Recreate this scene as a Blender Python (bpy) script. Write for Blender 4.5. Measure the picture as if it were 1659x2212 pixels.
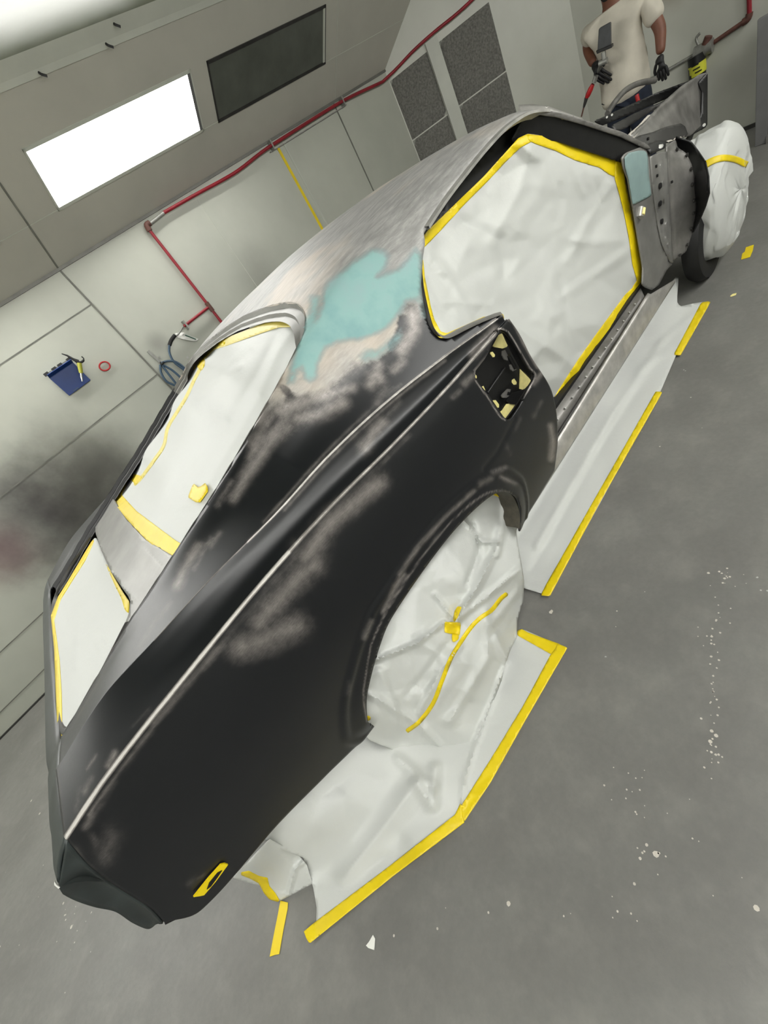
import bpy, bmesh, math, random
import numpy as np
from mathutils import Vector, Matrix
from mathutils.geometry import delaunay_2d_cdt
random.seed(5)
for o in list(bpy.data.objects): bpy.data.objects.remove(o)
S = bpy.context.scene
COL = S.collection
PI = math.pi

# ------------------------------------------------------------------ camera
H = 1.42
F = 880.4
CX, CY = 829.5, 1106.0
R = np.array([[0.59373496, -0.63765825, -0.49078586],
              [-0.72931804, -0.16876442, -0.66303376],
              [0.33996175, 0.7516053, -0.565257]])
EYE = np.array([0, 0, H])
cd = bpy.data.cameras.new('camera')
cam = bpy.data.objects.new('camera', cd); COL.objects.link(cam)
cd.sensor_fit = 'VERTICAL'; cd.sensor_height = 36.0; cd.lens = F / 2212 * 36.0
cd.clip_start = 0.02; cd.clip_end = 60
mw = Matrix(((R[0, 0], -R[1, 0], -R[2, 0], 0), (R[0, 1], -R[1, 1], -R[2, 1], 0), (R[0, 2], -R[1, 2], -R[2, 2], H), (0, 0, 0, 1)))
cam.matrix_world = mw
S.camera = cam

# ------------------------------------------------------------------ world, exposure
w = bpy.data.worlds.new('world'); S.world = w; w.use_nodes = True
w.node_tree.nodes['Background'].inputs[0].default_value = (0.9, 1.0, 0.95, 1)
w.node_tree.nodes['Background'].inputs[1].default_value = 0.05
S.view_settings.view_transform = 'Standard'; S.view_settings.look = 'None'
S.view_settings.exposure = 0.95; S.view_settings.gamma = 1.0
S.view_settings.use_curve_mapping = False
LAMP = 13.0          # emission of the lit diffusers
LAMP_COL = (1.0, 0.995, 0.955)
try:
    S.cycles.max_bounces = 8; S.cycles.diffuse_bounces = 5; S.cycles.sample_clamp_indirect = 6
except Exception: pass

# ------------------------------------------------------------------ pixel helpers
def ray(u, v): return R.T @ np.array([u - CX, v - CY, F])
def on(u, v, y=None, x=None, z=None):
    r = ray(u, v)
    ax, val = (0, x) if x is not None else ((1, y) if y is not None else (2, z))
    t = (val - EYE[ax]) / r[ax]
    return EYE + t * r
def pix(P):
    q = (np.asarray(P, float) - EYE) @ R.T
    return q[..., :2] / q[..., 2:3] * F + np.array([CX, CY])

# ------------------------------------------------------------------ materials
MATS = {}
class NT:
    def __init__(s, name):
        m = bpy.data.materials.new(name); m.use_nodes = True; s.m = m; s.t = m.node_tree; s.n = s.t.nodes; s.l = s.t.links
        s.b = s.n['Principled BSDF']
    def new(s, k, **kw):
        n = s.n.new(k)
        for a, b in kw.items():
            if a.startswith('_'): n.inputs[a[1:].replace('_', ' ')].default_value = b
            else: setattr(n, a, b)
        return n
    def link(s, a, b): s.l.new(a, b)
    def coord(s): return s.new('ShaderNodeTexCoord').outputs['Object']
    def mapped(s, scale=(1, 1, 1), rot=(0, 0, 0)):
        m = s.new('ShaderNodeMapping'); m.inputs['Scale'].default_value = scale; m.inputs['Rotation'].default_value = rot
        s.link(s.coord(), m.inputs['Vector']); return m.outputs[0]
    def noise(s, scale, detail=4, rough=.55, vec=None, dist=0):
        n = s.new('ShaderNodeTexNoise'); n.inputs['Scale'].default_value = scale; n.inputs['Detail'].default_value = detail
        n.inputs['Roughness'].default_value = rough; n.inputs['Distortion'].default_value = dist
        s.link(vec if vec else s.coord(), n.inputs['Vector']); return n.outputs['Fac']
    def ramp(s, fac, stops):
        r = s.new('ShaderNodeValToRGB'); e = r.color_ramp.elements
        while len(e) < len(stops): e.new(.5)
        for i, (p, c) in enumerate(stops):
            e[i].position = p; e[i].color = (*c, 1) if len(c) == 3 else c
        s.link(fac, r.inputs[0]); return r.outputs[0]
    def mix(s, fac, a, b, mode='MIX'):
        n = s.new('ShaderNodeMix', data_type='RGBA', blend_type=mode)
        for i, x in ((0, fac), (6, a), (7, b)):
            if hasattr(x, 'node'): s.link(x, n.inputs[i])
            else: n.inputs[i].default_value = x if i == 0 else (*x, 1)
        return n.outputs[2]
    def math(s, op, a, b=0.0, c=None, clamp=False):
        n = s.new('ShaderNodeMath', operation=op, use_clamp=clamp)
        for i, x in enumerate((a, b) if c is None else (a, b, c)):
            if hasattr(x, 'node'): s.link(x, n.inputs[i])
            else: n.inputs[i].default_value = x
        return n.outputs[0]
    def bump(s, h, strength=.2, dist=.01):
        b = s.new('ShaderNodeBump'); b.inputs['Strength'].default_value = strength; b.inputs['Distance'].default_value = dist
        s.link(h, b.inputs['Height']); s.link(b.outputs[0], s.b.inputs['Normal'])
    def col(s, c):
        if hasattr(c, 'node'): s.link(c, s.b.inputs['Base Color'])
        else: s.b.inputs['Base Color'].default_value = (*c, 1)

def lin(r, g, b):
    f = lambda c: (c / 255 / 12.92) if c / 255 <= .04045 else ((c / 255 + .055) / 1.055) ** 2.4
    return (f(r), f(g), f(b))

def simple(name, c, rough=.5, metal=0, var=.12, nscale=8, bump=0, bscale=60, spec=None):
    t = NT(name)
    n = t.noise(nscale, 5)
    a = tuple(x * (1 - var) for x in c); b = tuple(min(1, x * (1 + var)) for x in c)
    t.col(t.ramp(n, [(.3, a), (.7, b)]))
    t.b.inputs['Roughness'].default_value = rough; t.b.inputs['Metallic'].default_value = metal
    if spec is not None: t.b.inputs['Specular IOR Level'].default_value = spec
    if bump: t.bump(t.noise(bscale, 4), bump, .004)
    MATS[name] = t.m; return t.m

M_wall_c = (176, 178, 166)
def wall_mat(name, c, smudges=(), rough=.38):
    t = NT(name)
    n = t.noise(1.3, 5, .6)
    base = t.ramp(n, [(.3, tuple(x * .88 for x in c)), (.7, tuple(min(1, x * 1.06) for x in c))])
    n2 = t.noise(2.2, 5, .6)
    for (p, r, col, k) in smudges:
        d = t.new('ShaderNodeVectorMath', operation='DISTANCE'); t.link(t.coord(), d.inputs[0]); d.inputs[1].default_value = p
        q = t.math('ADD', d.outputs['Value'], t.math('MULTIPLY', t.math('SUBTRACT', n2, .5), r * .9))
        mr = t.new('ShaderNodeMapRange', interpolation_type='SMOOTHSTEP'); t.link(q, mr.inputs[0])
        mr.inputs[1].default_value = r; mr.inputs[2].default_value = 0; mr.inputs[3].default_value = 0; mr.inputs[4].default_value = k
        base = t.mix(mr.outputs[0], base, col)
    t.col(base)
    t.b.inputs['Roughness'].default_value = rough
    t.bump(t.noise(3, 4), .15, .02)
    MATS[name] = t.m; return t.m

def floor_mat():
    t = NT('concrete_floor')
    n = t.noise(2.2, 8, .62); n2 = t.noise(45, 6, .7); n3 = t.noise(9, 6, .6)
    c = t.ramp(n, [(.3, lin(112, 111, 107)), (.55, lin(126, 125, 121)), (.75, lin(138, 137, 132))])
    c = t.mix(t.math('MULTIPLY', n2, .55), c, lin(84, 84, 82))
    c = t.mix(t.ramp(n3, [(.5, (0, 0, 0)), (.75, (.35, .35, .35))]), c, lin(140, 138, 133))
    # white paint spatter
    v = t.new('ShaderNodeTexVoronoi'); v.inputs['Scale'].default_value = 26; t.link(t.coord(), v.inputs['Vector'])
    spot = t.math('LESS_THAN', v.outputs['Distance'], .085)
    patch = t.math('GREATER_THAN', t.noise(1.7, 2), .60)
    c = t.mix(t.math('MULTIPLY', t.math('MULTIPLY', spot, patch), .6), c, lin(205, 205, 200))
    t.col(c)
    t.b.inputs['Roughness'].default_value = .42
    t.bump(n2, .12, .004); MATS['floor'] = t.m; return t.m

def paper_mat(name='paper', c=lin(198, 200, 197)):
    t = NT(name)
    n = t.noise(160, 6, .7); n2 = t.noise(5, 4)
    t.col(t.mix(n2, tuple(x * .95 for x in c), c))
    t.b.inputs['Roughness'].default_value = .5
    t.b.inputs['Specular IOR Level'].default_value = .35
    t.bump(t.math('ADD', t.math('MULTIPLY', n, .25), t.noise(14, 5, .6)), .25, .006)
    MATS[name] = t.m; return t.m

def body_mat():
    """sanded body skin: attribute 'paint' R = bare steel, G = filler, B = rubbed-through primer and painted crease highlights"""
    t = NT('sanded_body')
    at = t.new('ShaderNodeAttribute', attribute_name='paint')
    sp = t.new('ShaderNodeSeparateColor'); t.link(at.outputs['Color'], sp.inputs[0])
    nA = t.noise(22, 7, .7); nF = t.noise(170, 6, .75)
    streak = t.noise(9, 7, .7, t.mapped((1, 6, 6), (0, 0, .1)))
    fine = t.noise(60, 5, .7, t.mapped((1, 9, 9)))
    def thresh(src, k, soft):
        q = t.math('ADD', src, t.math('MULTIPLY', t.math('SUBTRACT', t.math('ADD', t.math('MULTIPLY', nA, .75), t.math('MULTIPLY', fine, .25)), .5), k))
        mr = t.new('ShaderNodeMapRange', interpolation_type='SMOOTHSTEP'); t.link(q, mr.inputs[0])
        mr.inputs[1].default_value = .5 - soft; mr.inputs[2].default_value = .5 + soft; return mr.outputs[0]
    mM = thresh(sp.outputs[0], .8, .2); mF = thresh(sp.outputs[1], .8, .3); mW = thresh(sp.outputs[2], .75, .46)
    prim = t.mix(nA, lin(7, 9, 13), lin(15, 17, 22))
    steel = t.ramp(streak, [(.25, lin(128, 127, 125)), (.5, lin(156, 155, 153)), (.72, lin(186, 184, 181))])
    steel = t.mix(t.ramp(t.noise(2.1, 3), [(.5, (0, 0, 0)), (.62, (.5, .5, .5))]), steel, lin(205, 190, 172))
    wearc = t.mix(fine, lin(118, 112, 108), lin(172, 166, 162))
    fil = t.ramp(t.noise(6, 5), [(.3, lin(118, 156, 158)), (.5, lin(138, 174, 171)), (.75, lin(148, 166, 170))])
    wf = t.math('MULTIPLY', t.math('POWER', mW, 1.5), .92)
    c = t.mix(wf, prim, wearc)
    hot = t.new('ShaderNodeMapRange', interpolation_type='SMOOTHSTEP'); t.link(t.math('ADD', sp.outputs[2], t.math('MULTIPLY', t.math('SUBTRACT', nA, .5), 1.3)), hot.inputs[0]); hot.inputs[1].default_value = .82; hot.inputs[2].default_value = 1.3
    c = t.mix(hot.outputs[0], c, lin(218, 214, 210))  # near-white mix paints the highlight along rubbed creases
    c = t.mix(mM, c, steel)
    rim = t.math('MULTIPLY', t.math('MULTIPLY', mF, t.math('SUBTRACT', 1.0, mF)), 1.1, clamp=True)
    c = t.mix(mF, c, fil)
    c = t.mix(rim, c, lin(112, 108, 112))
    t.col(c)
    met = t.math('MULTIPLY', t.math('MAXIMUM', t.math('MULTIPLY', mW, .35), t.math('MULTIPLY', mM, .22)), t.math('SUBTRACT', 1.0, mF))
    t.link(met, t.b.inputs['Metallic'])
    ro = t.math('ADD', t.math('MULTIPLY', nF, .12), t.math('ADD', .34, t.math('MULTIPLY', t.math('MAXIMUM', mF, mM), .14)))
    t.link(ro, t.b.inputs['Roughness'])
    t.link(t.math('SUBTRACT', .58, t.math('MULTIPLY', t.math('MAXIMUM', mM, mF), .42)), t.b.inputs['Specular IOR Level'])
    t.bump(t.math('ADD', nF, fine), .05, .002)
    MATS['body'] = t.m; return t.m

M = MATS
floor_mat(); paper_mat(); body_mat()
wall_mat('wall_l', lin(182, 184, 173), (((-.45, 3.78, .93), .60, lin(52, 46, 50), .95), ((-.8, 3.78, .9), .34, lin(120, 88, 92), .6), ((-.02, 3.78, 1.0), .55, lin(70, 68, 62), .75), ((-.5, 3.78, .66), .5, lin(56, 54, 52), .75), ((-.15, 3.78, .78), .45, lin(60, 58, 54), .6),
    ((2.1, 3.78, 1.25), .4, lin(120, 120, 112), .5), ((1.0, 3.78, 1.36), .12, lin(120, 118, 112), .5)))
wall_mat('wall_e', lin(192, 193, 183), (((5.8, 1.75, 1.25), .22, lin(130, 115, 95), .6), ((5.8, 1.3, .4), .3, lin(150, 148, 140), .4)))
wall_mat('ceil', lin(180, 178, 168)); wall_mat('ceil2', lin(124, 130, 112), rough=.3)
simple('tape', lin(224, 198, 10), .45, 0, .05, 20, .15, 60)
simple('tape_pale', lin(216, 200, 96), .5, 0, .06, 20, .15, 60)
simple('tape_cream', lin(236, 224, 150), .6, 0, .08, 60, .4, 40)
simple('black', lin(22, 22, 23), .42, 0, .3, 30)
simple('tail_primer', lin(40, 46, 46), .4, 0, .75, 7)
simple('black_in', lin(10, 10, 11), .5, 0, .3, 30)
simple('dark_grey', lin(62, 61, 60), .42, .4, .25, 12)
simple('gutter', lin(112, 111, 106), .45, .3, .15, 12)
simple('steel', lin(178, 176, 172), .36, .45, .28, 14, .05, 80)
simple('steel_dark', lin(120, 118, 115), .38, .4, .35, 10, .05, 80)
simple('steel_mid', lin(126, 125, 122), .4, .35, .18, 9, .05, 60)
simple('sealer', lin(196, 190, 180), .6, 0, .1, 40, .4, 40)
simple('filler', lin(124, 146, 145), .6, 0, .1, 12)
simple('red_pipe', lin(140, 26, 40), .4, 0, .2, 10)
simple('arch_lip', lin(70, 66, 56), .6, 0, .35, 30)
simple('brown_pipe', lin(96, 62, 54), .6, .1, .3, 30)
simple('galv', lin(150, 150, 145), .45, .5, .2, 30)
simple('seam', lin(112, 112, 105), .6, 0, .3, 10)
simple('filter', lin(112, 111, 106), .95, 0, .35, 60, 1.0, 90)
simple('frame_white', lin(186, 188, 178), .45, 0, .06, 5)
simple('blue', lin(14, 52, 118), .4, 0, .15, 6)
simple('red', lin(176, 30, 34), .45, 0, .1, 10)
simple('hose', lin(62, 84, 104), .5, 0, .2, 10)
simple('gun_green', lin(160, 160, 60), .4, .2, .2, 10)
simple('chrome', lin(190, 190, 190), .25, .9, .05, 10)
simple('dark_panel', lin(84, 87, 80), .35, 0, .2, 6)
simple('shirt', lin(200, 194, 180), .85, 0, .08, 8, .5, 25)
simple('jeans', lin(24, 32, 48), .85, 0, .25, 60)
simple('skin', lin(112, 70, 52), .55, 0, .15, 14)
simple('glove', lin(18, 18, 20), .6, 0, .3, 30)
simple('beard', lin(20, 18, 17), .8, 0, .3, 60)
simple('phone', lin(66, 68, 70), .5, 0, .2, 20)
simple('rubber', lin(20, 20, 20), .7, 0, .3, 20)
simple('label_yellow', lin(205, 205, 60), .5, 0, .1, 10)
simple('post_grey', lin(112, 112, 112), .45, .2, .1, 10)
simple('red_dark', lin(90, 40, 36), .6, 0, .3, 10)
simple('white', lin(222, 222, 216), .5, 0, .04, 10)
def emit(name, c, k):
    t = NT(name)
    v = t.new('ShaderNodeTexChecker'); v.inputs['Scale'].default_value = 90
    t.link(t.mapped((1, 1, 1), (0.78, 0, .78)), v.inputs['Vector'])
    v.inputs['Color1'].default_value = (*c, 1); v.inputs['Color2'].default_value = (*[x * .8 for x in c], 1)
    t.link(v.outputs[0], t.b.inputs['Emission Color']); t.b.inputs['Emission Strength'].default_value = k
    t.b.inputs['Base Color'].default_value = (.8, .8, .8, 1); MATS[name] = t.m
emit('lamp_on', LAMP_COL, LAMP)

# ------------------------------------------------------------------ object helpers
def link(name, me, mat, parent=None, smooth=True, angle=None):
    o = bpy.data.objects.new(name, me); COL.objects.link(o)
    if mat is not None: me.materials.append(M[mat] if isinstance(mat, str) else mat)
    if parent is not None: o.parent = parent
    if smooth:
        me.polygons.foreach_set('use_smooth', [True] * len(me.polygons))
        if angle is not None:
            try: me.set_sharp_from_angle(angle=math.radians(angle))
            except Exception: pass
    return o
def tag(o, label, cat, group=None):
    o['label'] = label; o['category'] = cat
    if group: o['group'] = group
    return o
def struct(o): o['kind'] = 'structure'; return o
def thing(name, loc, label, cat, group=None):
    o = bpy.data.objects.new(name, None); COL.objects.link(o); o.location = loc; o.empty_display_size = .1
    # children are built in world coordinates
    tag(o, label, cat, group); return o
def fix(o):
    """keep a child's world coordinates under its Empty"""
    p = o.parent
    if p is not None:
        L = Vector((0, 0, 0)); q = p
        while q is not None: L += q.location; q = q.parent
        o.data.transform(Matrix.Translation(-L))
    return o
def mesh(name, V, Fc, mat, parent=None, smooth=True, angle=40, thick=0, offset=-1):
    me = bpy.data.meshes.new(name); me.from_pydata([tuple(map(float, v)) for v in V], [], [tuple(map(int, f)) for f in Fc]); me.update()
    bm = bmesh.new(); bm.from_mesh(me); bmesh.ops.recalc_face_normals(bm, faces=bm.faces); bm.to_mesh(me); bm.free()
    o = link(name, me, mat, parent, smooth, angle)
    fix(o)
    if thick:
        s = o.modifiers.new('thickness', 'SOLIDIFY'); s.thickness = thick; s.offset = offset
    return o
class B:
    """collects shapes into one mesh"""
    def __init__(s): s.V = []; s.F = []
    def add(s, V, Fc):
        n = len(s.V); s.V += [tuple(map(float, v)) for v in V]; s.F += [tuple(i + n for i in f) for f in Fc]; return s
    def box(s, a, b, rot=None, piv=None):
        V = [(x, y, z) for x in (a[0], b[0]) for y in (a[1], b[1]) for z in (a[2], b[2])]
        if rot is not None:
            piv = Vector(piv if piv is not None else [(a[i] + b[i]) / 2 for i in range(3)])
            V = [tuple(rot @ (Vector(v) - piv) + piv) for v in V]
        return s.add(V, [(0, 1, 3, 2), (4, 6, 7, 5), (0, 4, 5, 1), (2, 3, 7, 6), (0, 2, 6, 4), (1, 5, 7, 3)])
    def tube(s, pts, r, n=10, cap=True):
        pts = [Vector(p) for p in pts]; rr = r if hasattr(r, '__len__') else [r] * len(pts)
        V = []; Fc = []; up = None
        for i, p in enumerate(pts):
            d = (pts[min(i + 1, len(pts) - 1)] - pts[max(i - 1, 0)]).normalized()
            if up is None: up = d.orthogonal().normalized()
            up = (up - d * up.dot(d)).normalized(); q = d.cross(up)
            for k in range(n):
                a = 2 * PI * k / n; V.append(p + (up * math.cos(a) + q * math.sin(a)) * rr[i])
        for i in range(len(pts) - 1):
            for k in range(n):
                a, b = i * n + k, i * n + (k + 1) % n; Fc.append((a, b, b + n, a + n))
        if cap: Fc += [tuple(range(n - 1, -1, -1)), tuple(range(len(V) - n, len(V)))]
        return s.add(V, Fc)
    def prism(s, pts, d):
        """polygon of 3-D points extruded by d"""
        n = len(pts); P = [Vector(p) for p in pts]; d = Vector(d)
        V = P + [p + d for p in P]
        return s.add(V, [tuple(range(n - 1, -1, -1)), tuple(range(n, 2 * n))] + [(i, (i + 1) % n, (i + 1) % n + n, i + n) for i in range(n)])
    def build(s, name, mat, parent=None, smooth=True, angle=40, bevel=0):
        o = mesh(name, s.V, s.F, mat, parent, smooth, angle)
        if bevel:
            m = o.modifiers.new('bevel', 'BEVEL'); m.width = bevel; m.segments = 2; m.limit_method = 'ANGLE'
        return o

def catmull(P, n):
    """n samples, uniform in chord length, through the points"""
    P = np.array(P, float)
    if len(P) == 2: return P[0] + (P[1] - P[0]) * np.linspace(0, 1, n)[:, None]
    d = np.r_[0, np.cumsum(np.maximum(1e-9, np.linalg.norm(np.diff(P, axis=0), axis=1)))]; d /= d[-1]
    m = np.empty_like(P); k = len(P)
    for i in range(k):
        a, b = max(i - 1, 0), min(i + 1, k - 1); m[i] = (P[b] - P[a]) / (d[b] - d[a])
    t = np.linspace(0, 1, n); i = np.clip(np.searchsorted(d, t, 'right') - 1, 0, k - 2)
    h = d[i + 1] - d[i]; s = ((t - d[i]) / h)[:, None]; h = h[:, None]
    return (2 * s**3 - 3 * s**2 + 1) * P[i] + (s**3 - 2 * s**2 + s) * h * m[i] + (-2 * s**3 + 3 * s**2) * P[i + 1] + (s**3 - s**2) * h * m[i + 1]

def inpoly(p, poly):
    p = np.atleast_2d(p); x, y = p[:, 0], p[:, 1]; c = np.zeros(len(p), bool); n = len(poly)
    for i in range(n):
        x1, y1 = poly[i]; x2, y2 = poly[i - 1]
        if y1 == y2: continue
        c ^= ((y1 > y) != (y2 > y)) & (x < (x2 - x1) * (y - y1) / (y2 - y1) + x1)
    return c
def polydist(p, poly, closed=True):
    p = np.atleast_2d(p); d = np.full(len(p), 1e9); n = len(poly)
    for i in range(n if closed else n - 1):
        a = np.array(poly[i], float); b = np.array(poly[(i + 1) % n], float); e = b - a
        t = np.clip(((p - a) @ e) / max(1e-12, e @ e), 0, 1)
        d = np.minimum(d, np.linalg.norm(p - a - t[:, None] * e, axis=1))
    return d
def gridtris(n, m):
    Fc = []
    for i in range(n - 1):
        for j in range(m - 1):
            a, b, c, d = i * m + j, (i + 1) * m + j, (i + 1) * m + j + 1, i * m + j + 1
            Fc += [(a, b, c), (a, c, d)] if (i + j) % 2 else [(a, b, d), (b, c, d)]
    return Fc
def cut(V, Fc, P2, test, keep_in=False):
    """remove the triangles for which test(P2) is true, moving vertices onto the outline"""
    V = np.array(V, float); P2 = np.array(P2, float); ins = test(P2)
    E = set()
    for f in Fc:
        for k in range(len(f)):
            a, b = f[k], f[(k + 1) % len(f)]
            if ins[a] != ins[b]: E.add((min(a, b), max(a, b)))
    E = np.array(sorted(E), int).reshape(-1, 2)
    best = {}
    if len(E):
        lo = np.zeros(len(E)); hi = np.ones(len(E)); A, Bb = P2[E[:, 0]], P2[E[:, 1]]; ia = ins[E[:, 0]]
        for _ in range(14):
            mid = (lo + hi) / 2; r = test(A + (Bb - A) * mid[:, None]); same = r == ia
            lo = np.where(same, mid, lo); hi = np.where(same, hi, mid)
        for (a, b), t in zip(E, (lo + hi) / 2):
            v, o, s = (a, b, t) if t < .5 else (b, a, 1 - t)
            if v not in best or s < best[v][0]: best[v] = (s, o)
    V0 = V.copy(); Q0 = P2.copy(); onb = np.zeros(len(V), bool)
    for v, (s, o) in best.items():
        V[v] = V0[v] + (V0[o] - V0[v]) * s; P2[v] = Q0[v] + (Q0[o] - Q0[v]) * s; onb[v] = True
    out = []
    for f in Fc:
        ff = [i for i in f if not onb[i]]
        r = ins[ff[0]] if ff else bool(test(P2[list(f)].mean(axis=0)[None])[0])
        if bool(r) == keep_in: out.append(f)
    used = sorted({i for f in out for i in f}); mp = {a: i for i, a in enumerate(used)}
    return V[used], [tuple(mp[i] for i in f) for f in out], P2[used], np.array(used)

# crumpled sheets: linear facets over random triangulated points
def facet_field(P2, cell, amp, seed, box):
    rs = np.random.RandomState(seed)
    x0, y0, x1, y1 = box; x0 -= cell * 2; y0 -= cell * 2; x1 += cell * 2; y1 += cell * 2
    pts = []
    nx, ny = int((x1 - x0) / cell) + 2, int((y1 - y0) / cell) + 2
    for i in range(nx):
        for j in range(ny):
            pts.append((x0 + (i + rs.rand() * .95) * cell, y0 + (j + rs.rand() * .95) * cell))
    h = rs.randn(len(pts)) * amp
    vs, _, fs, ov, _, _ = delaunay_2d_cdt([Vector(p) for p in pts], [], [], 0, 1e-6)
    hv = np.array([h[o[0]] if o else 0 for o in ov]); vs = np.array([tuple(v) for v in vs])
    out = np.zeros(len(P2))
    for f in fs:
        a, b, c = vs[f[0]], vs[f[1]], vs[f[2]]
        mn = np.minimum(np.minimum(a, b), c); mx = np.maximum(np.maximum(a, b), c)
        sel = np.where((P2[:, 0] >= mn[0]) & (P2[:, 0] <= mx[0]) & (P2[:, 1] >= mn[1]) & (P2[:, 1] <= mx[1]))[0]
        if not len(sel): continue
        det = (b[1] - c[1]) * (a[0] - c[0]) + (c[0] - b[0]) * (a[1] - c[1])
        if abs(det) < 1e-9: continue
        p = P2[sel]
        l1 = ((b[1] - c[1]) * (p[:, 0] - c[0]) + (c[0] - b[0]) * (p[:, 1] - c[1])) / det
        l2 = ((c[1] - a[1]) * (p[:, 0] - c[0]) + (a[0] - c[0]) * (p[:, 1] - c[1])) / det
        l3 = 1 - l1 - l2; ok = (l1 >= -1e-6) & (l2 >= -1e-6) & (l3 >= -1e-6)
        out[sel[ok]] = l1[ok] * hv[f[0]] + l2[ok] * hv[f[1]] + l3[ok] * hv[f[2]]
    return out
class Sheet:
    """A sheet in space given by surveyed points (u, v, axis, value); its depth is a thin-plate fit, so planes stay planes."""
    def __init__(s, ctrl, crump=(), dirv=(0, -1, 0), lam=0, folds=()):
        s.c = np.array([(c[0], c[1]) if len(c) == 4 else tuple(pix(c)) for c in ctrl], float)
        w = []
        for c in ctrl:
            P = (on(c[0], c[1], **{c[2]: c[3]}) if len(c) == 4 else np.array(c, float)) - EYE; w.append(1 / (R[2] @ P))
        w = np.array(w); n = len(w); s.sc = 300.
        K = s.k(np.linalg.norm(s.c[:, None] - s.c[None], axis=2) / s.sc) + lam * np.eye(n)
        Pm = np.c_[np.ones(n), s.c / s.sc]
        A = np.block([[K, Pm], [Pm.T, np.zeros((3, 3))]])
        s.w = np.linalg.lstsq(A, np.r_[w, 0, 0, 0], rcond=None)[0]
        s.cr = crump; s.d = np.array(dirv, float); s.folds = folds
        s.box = (s.c[:, 0].min() - 200, s.c[:, 1].min() - 200, s.c[:, 0].max() + 200, s.c[:, 1].max() + 200)
    @staticmethod
    def k(r): return np.where(r > 0, r * r * np.log(np.maximum(r, 1e-9)), 0)
    def at(s, P, off=0, crumple=True):
        P = np.atleast_2d(np.array(P, float))
        G = s.k(np.linalg.norm(P[:, None] - s.c[None], axis=2) / s.sc)
        w = G @ s.w[:len(s.c)] + s.w[-3] + (P / s.sc) @ s.w[-2:]
        t = 1 / w
        r = np.c_[P[:, 0] - CX, P[:, 1] - CY, np.full(len(P), F)] @ R / F
        X = EYE + t[:, None] * r
        h = np.full(len(P), float(off))
        if crumple:
            for (cell, amp, seed) in s.cr: h += facet_field(P, cell, amp, seed, s.box)
            for (line, wd, amp) in s.folds:
                d = polydist(P, line, False); h += amp * np.maximum(0, 1 - d / wd) ** 1.3
        X = X - h[:, None] * r / np.linalg.norm(r, axis=1)[:, None]
        zm = .003 + off * .5; lowp = X[:, 2] < zm
        tt = (zm - H) / r[:, 2]; X = np.where(lowp[:, None], EYE + tt[:, None] * r, X)
        return X
    def piece(s, name, outline, mat, parent, cell=7, thick=.002, off=0, crumple=True, extra=None):
        o = np.array(outline, float); x0, y0 = o.min(0) - cell * 1.5; x1, y1 = o.max(0) + cell * 1.5
        nx, ny = max(3, int((x1 - x0) / cell) + 1), max(3, int((y1 - y0) / cell) + 1)
        gx, gy = np.meshgrid(np.linspace(x0, x1, nx), np.linspace(y0, y1, ny), indexing='ij')
        P = np.c_[gx.ravel(), gy.ravel()]
        pl = [tuple(q) for q in outline]
        _, Fc, P2, _ = cut(np.c_[P, np.zeros(len(P))], gridtris(nx, ny), P, lambda q: inpoly(q, pl), True)
        X = s.at(P2, off, crumple)
        if extra is not None: X = extra(P2, X)
        ob = mesh(name, X, Fc, mat, parent, True, 60)
        if thick:
            # outward faces towards the open side, thickness behind
            m = ob.modifiers.new('thickness', 'SOLIDIFY'); m.thickness = thick; m.offset = 0
        return ob
def smoothline(P, n=40): return [tuple(q) for q in catmull(np.array(P, float), n)]
def band(line, wa, wb=None, n=None):
    """outline of a strip of given half width (pixels) about a line"""
    L = np.array(line, float) if n is None else np.array(smoothline(line, n)); wb = wa if wb is None else wb
    d = np.gradient(L, axis=0); d /= np.linalg.norm(d, axis=1)[:, None] + 1e-9; nn = np.c_[-d[:, 1], d[:, 0]]
    return [tuple(p) for p in L + nn * wa] + [tuple(p) for p in (L - nn * wb)[::-1]]
#@@SETTING

# ------------------------------------------------------------------ the room
XW0, XW1, YL, YR = -3.6, 5.8, 3.78, -1.15
ZW = 2.036
BT = math.radians(42); BEV = .92
dy, dz = -math.cos(BT), math.sin(BT)
YT, ZT = YL + dy * BEV, ZW + dz * BEV
def slab(name, a, b, mat): return struct(B().box(a, b).build(name, mat, smooth=False))
slab('floor', (XW0 - .1, YR - .1, -.1), (XW1 + .1, YL + .1, 0), 'floor')
slab('wall_left', (XW0, YL, 0), (4.58, YL + .1, ZW), 'wall_l')
slab('wall_end', (XW1, YR, 0), (XW1 + .1, 2.58, 2.9), 'wall_e')
slab('wall_right', (XW0, YR - .1, 0), (XW1, YR, ZW), 'wall_e')
slab('wall_back', (XW0 - .1, YR, 0), (XW0, YL, 2.9), 'wall_e')
# corner wall at 45 degrees between the left wall and the end wall
q = 1 / math.sqrt(2)
def cw(s, z, off=0): return (4.58 + s * q - off * q, 3.78 - s * q - off * q, z)
struct(B().prism([cw(0, 0), cw(1.74, 0), cw(1.74, 2.8), cw(0, 2.8)], (.07, .07, 0)).build('wall_corner', 'wall_e', smooth=False))
# sloping panel above each long wall and the flat ceiling between them
struct(B().prism([(XW0, YL, ZW), (XW1, YL, ZW), (XW1, YT, ZT), (XW0, YT, ZT)], (0, .06, .06)).build('wall_slope_left', 'ceil', smooth=False))
YT2 = YR - dy * BEV
struct(B().prism([(XW0, YR, ZW), (XW1, YR, ZW), (XW1, YT2, ZT), (XW0, YT2, ZT)], (0, -.06, .06)).build('wall_slope_right', 'ceil', smooth=False))
slab('ceiling', (XW0, YT2, ZT + .02), (XW1, YT, ZT + .12), 'ceil2')
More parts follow.
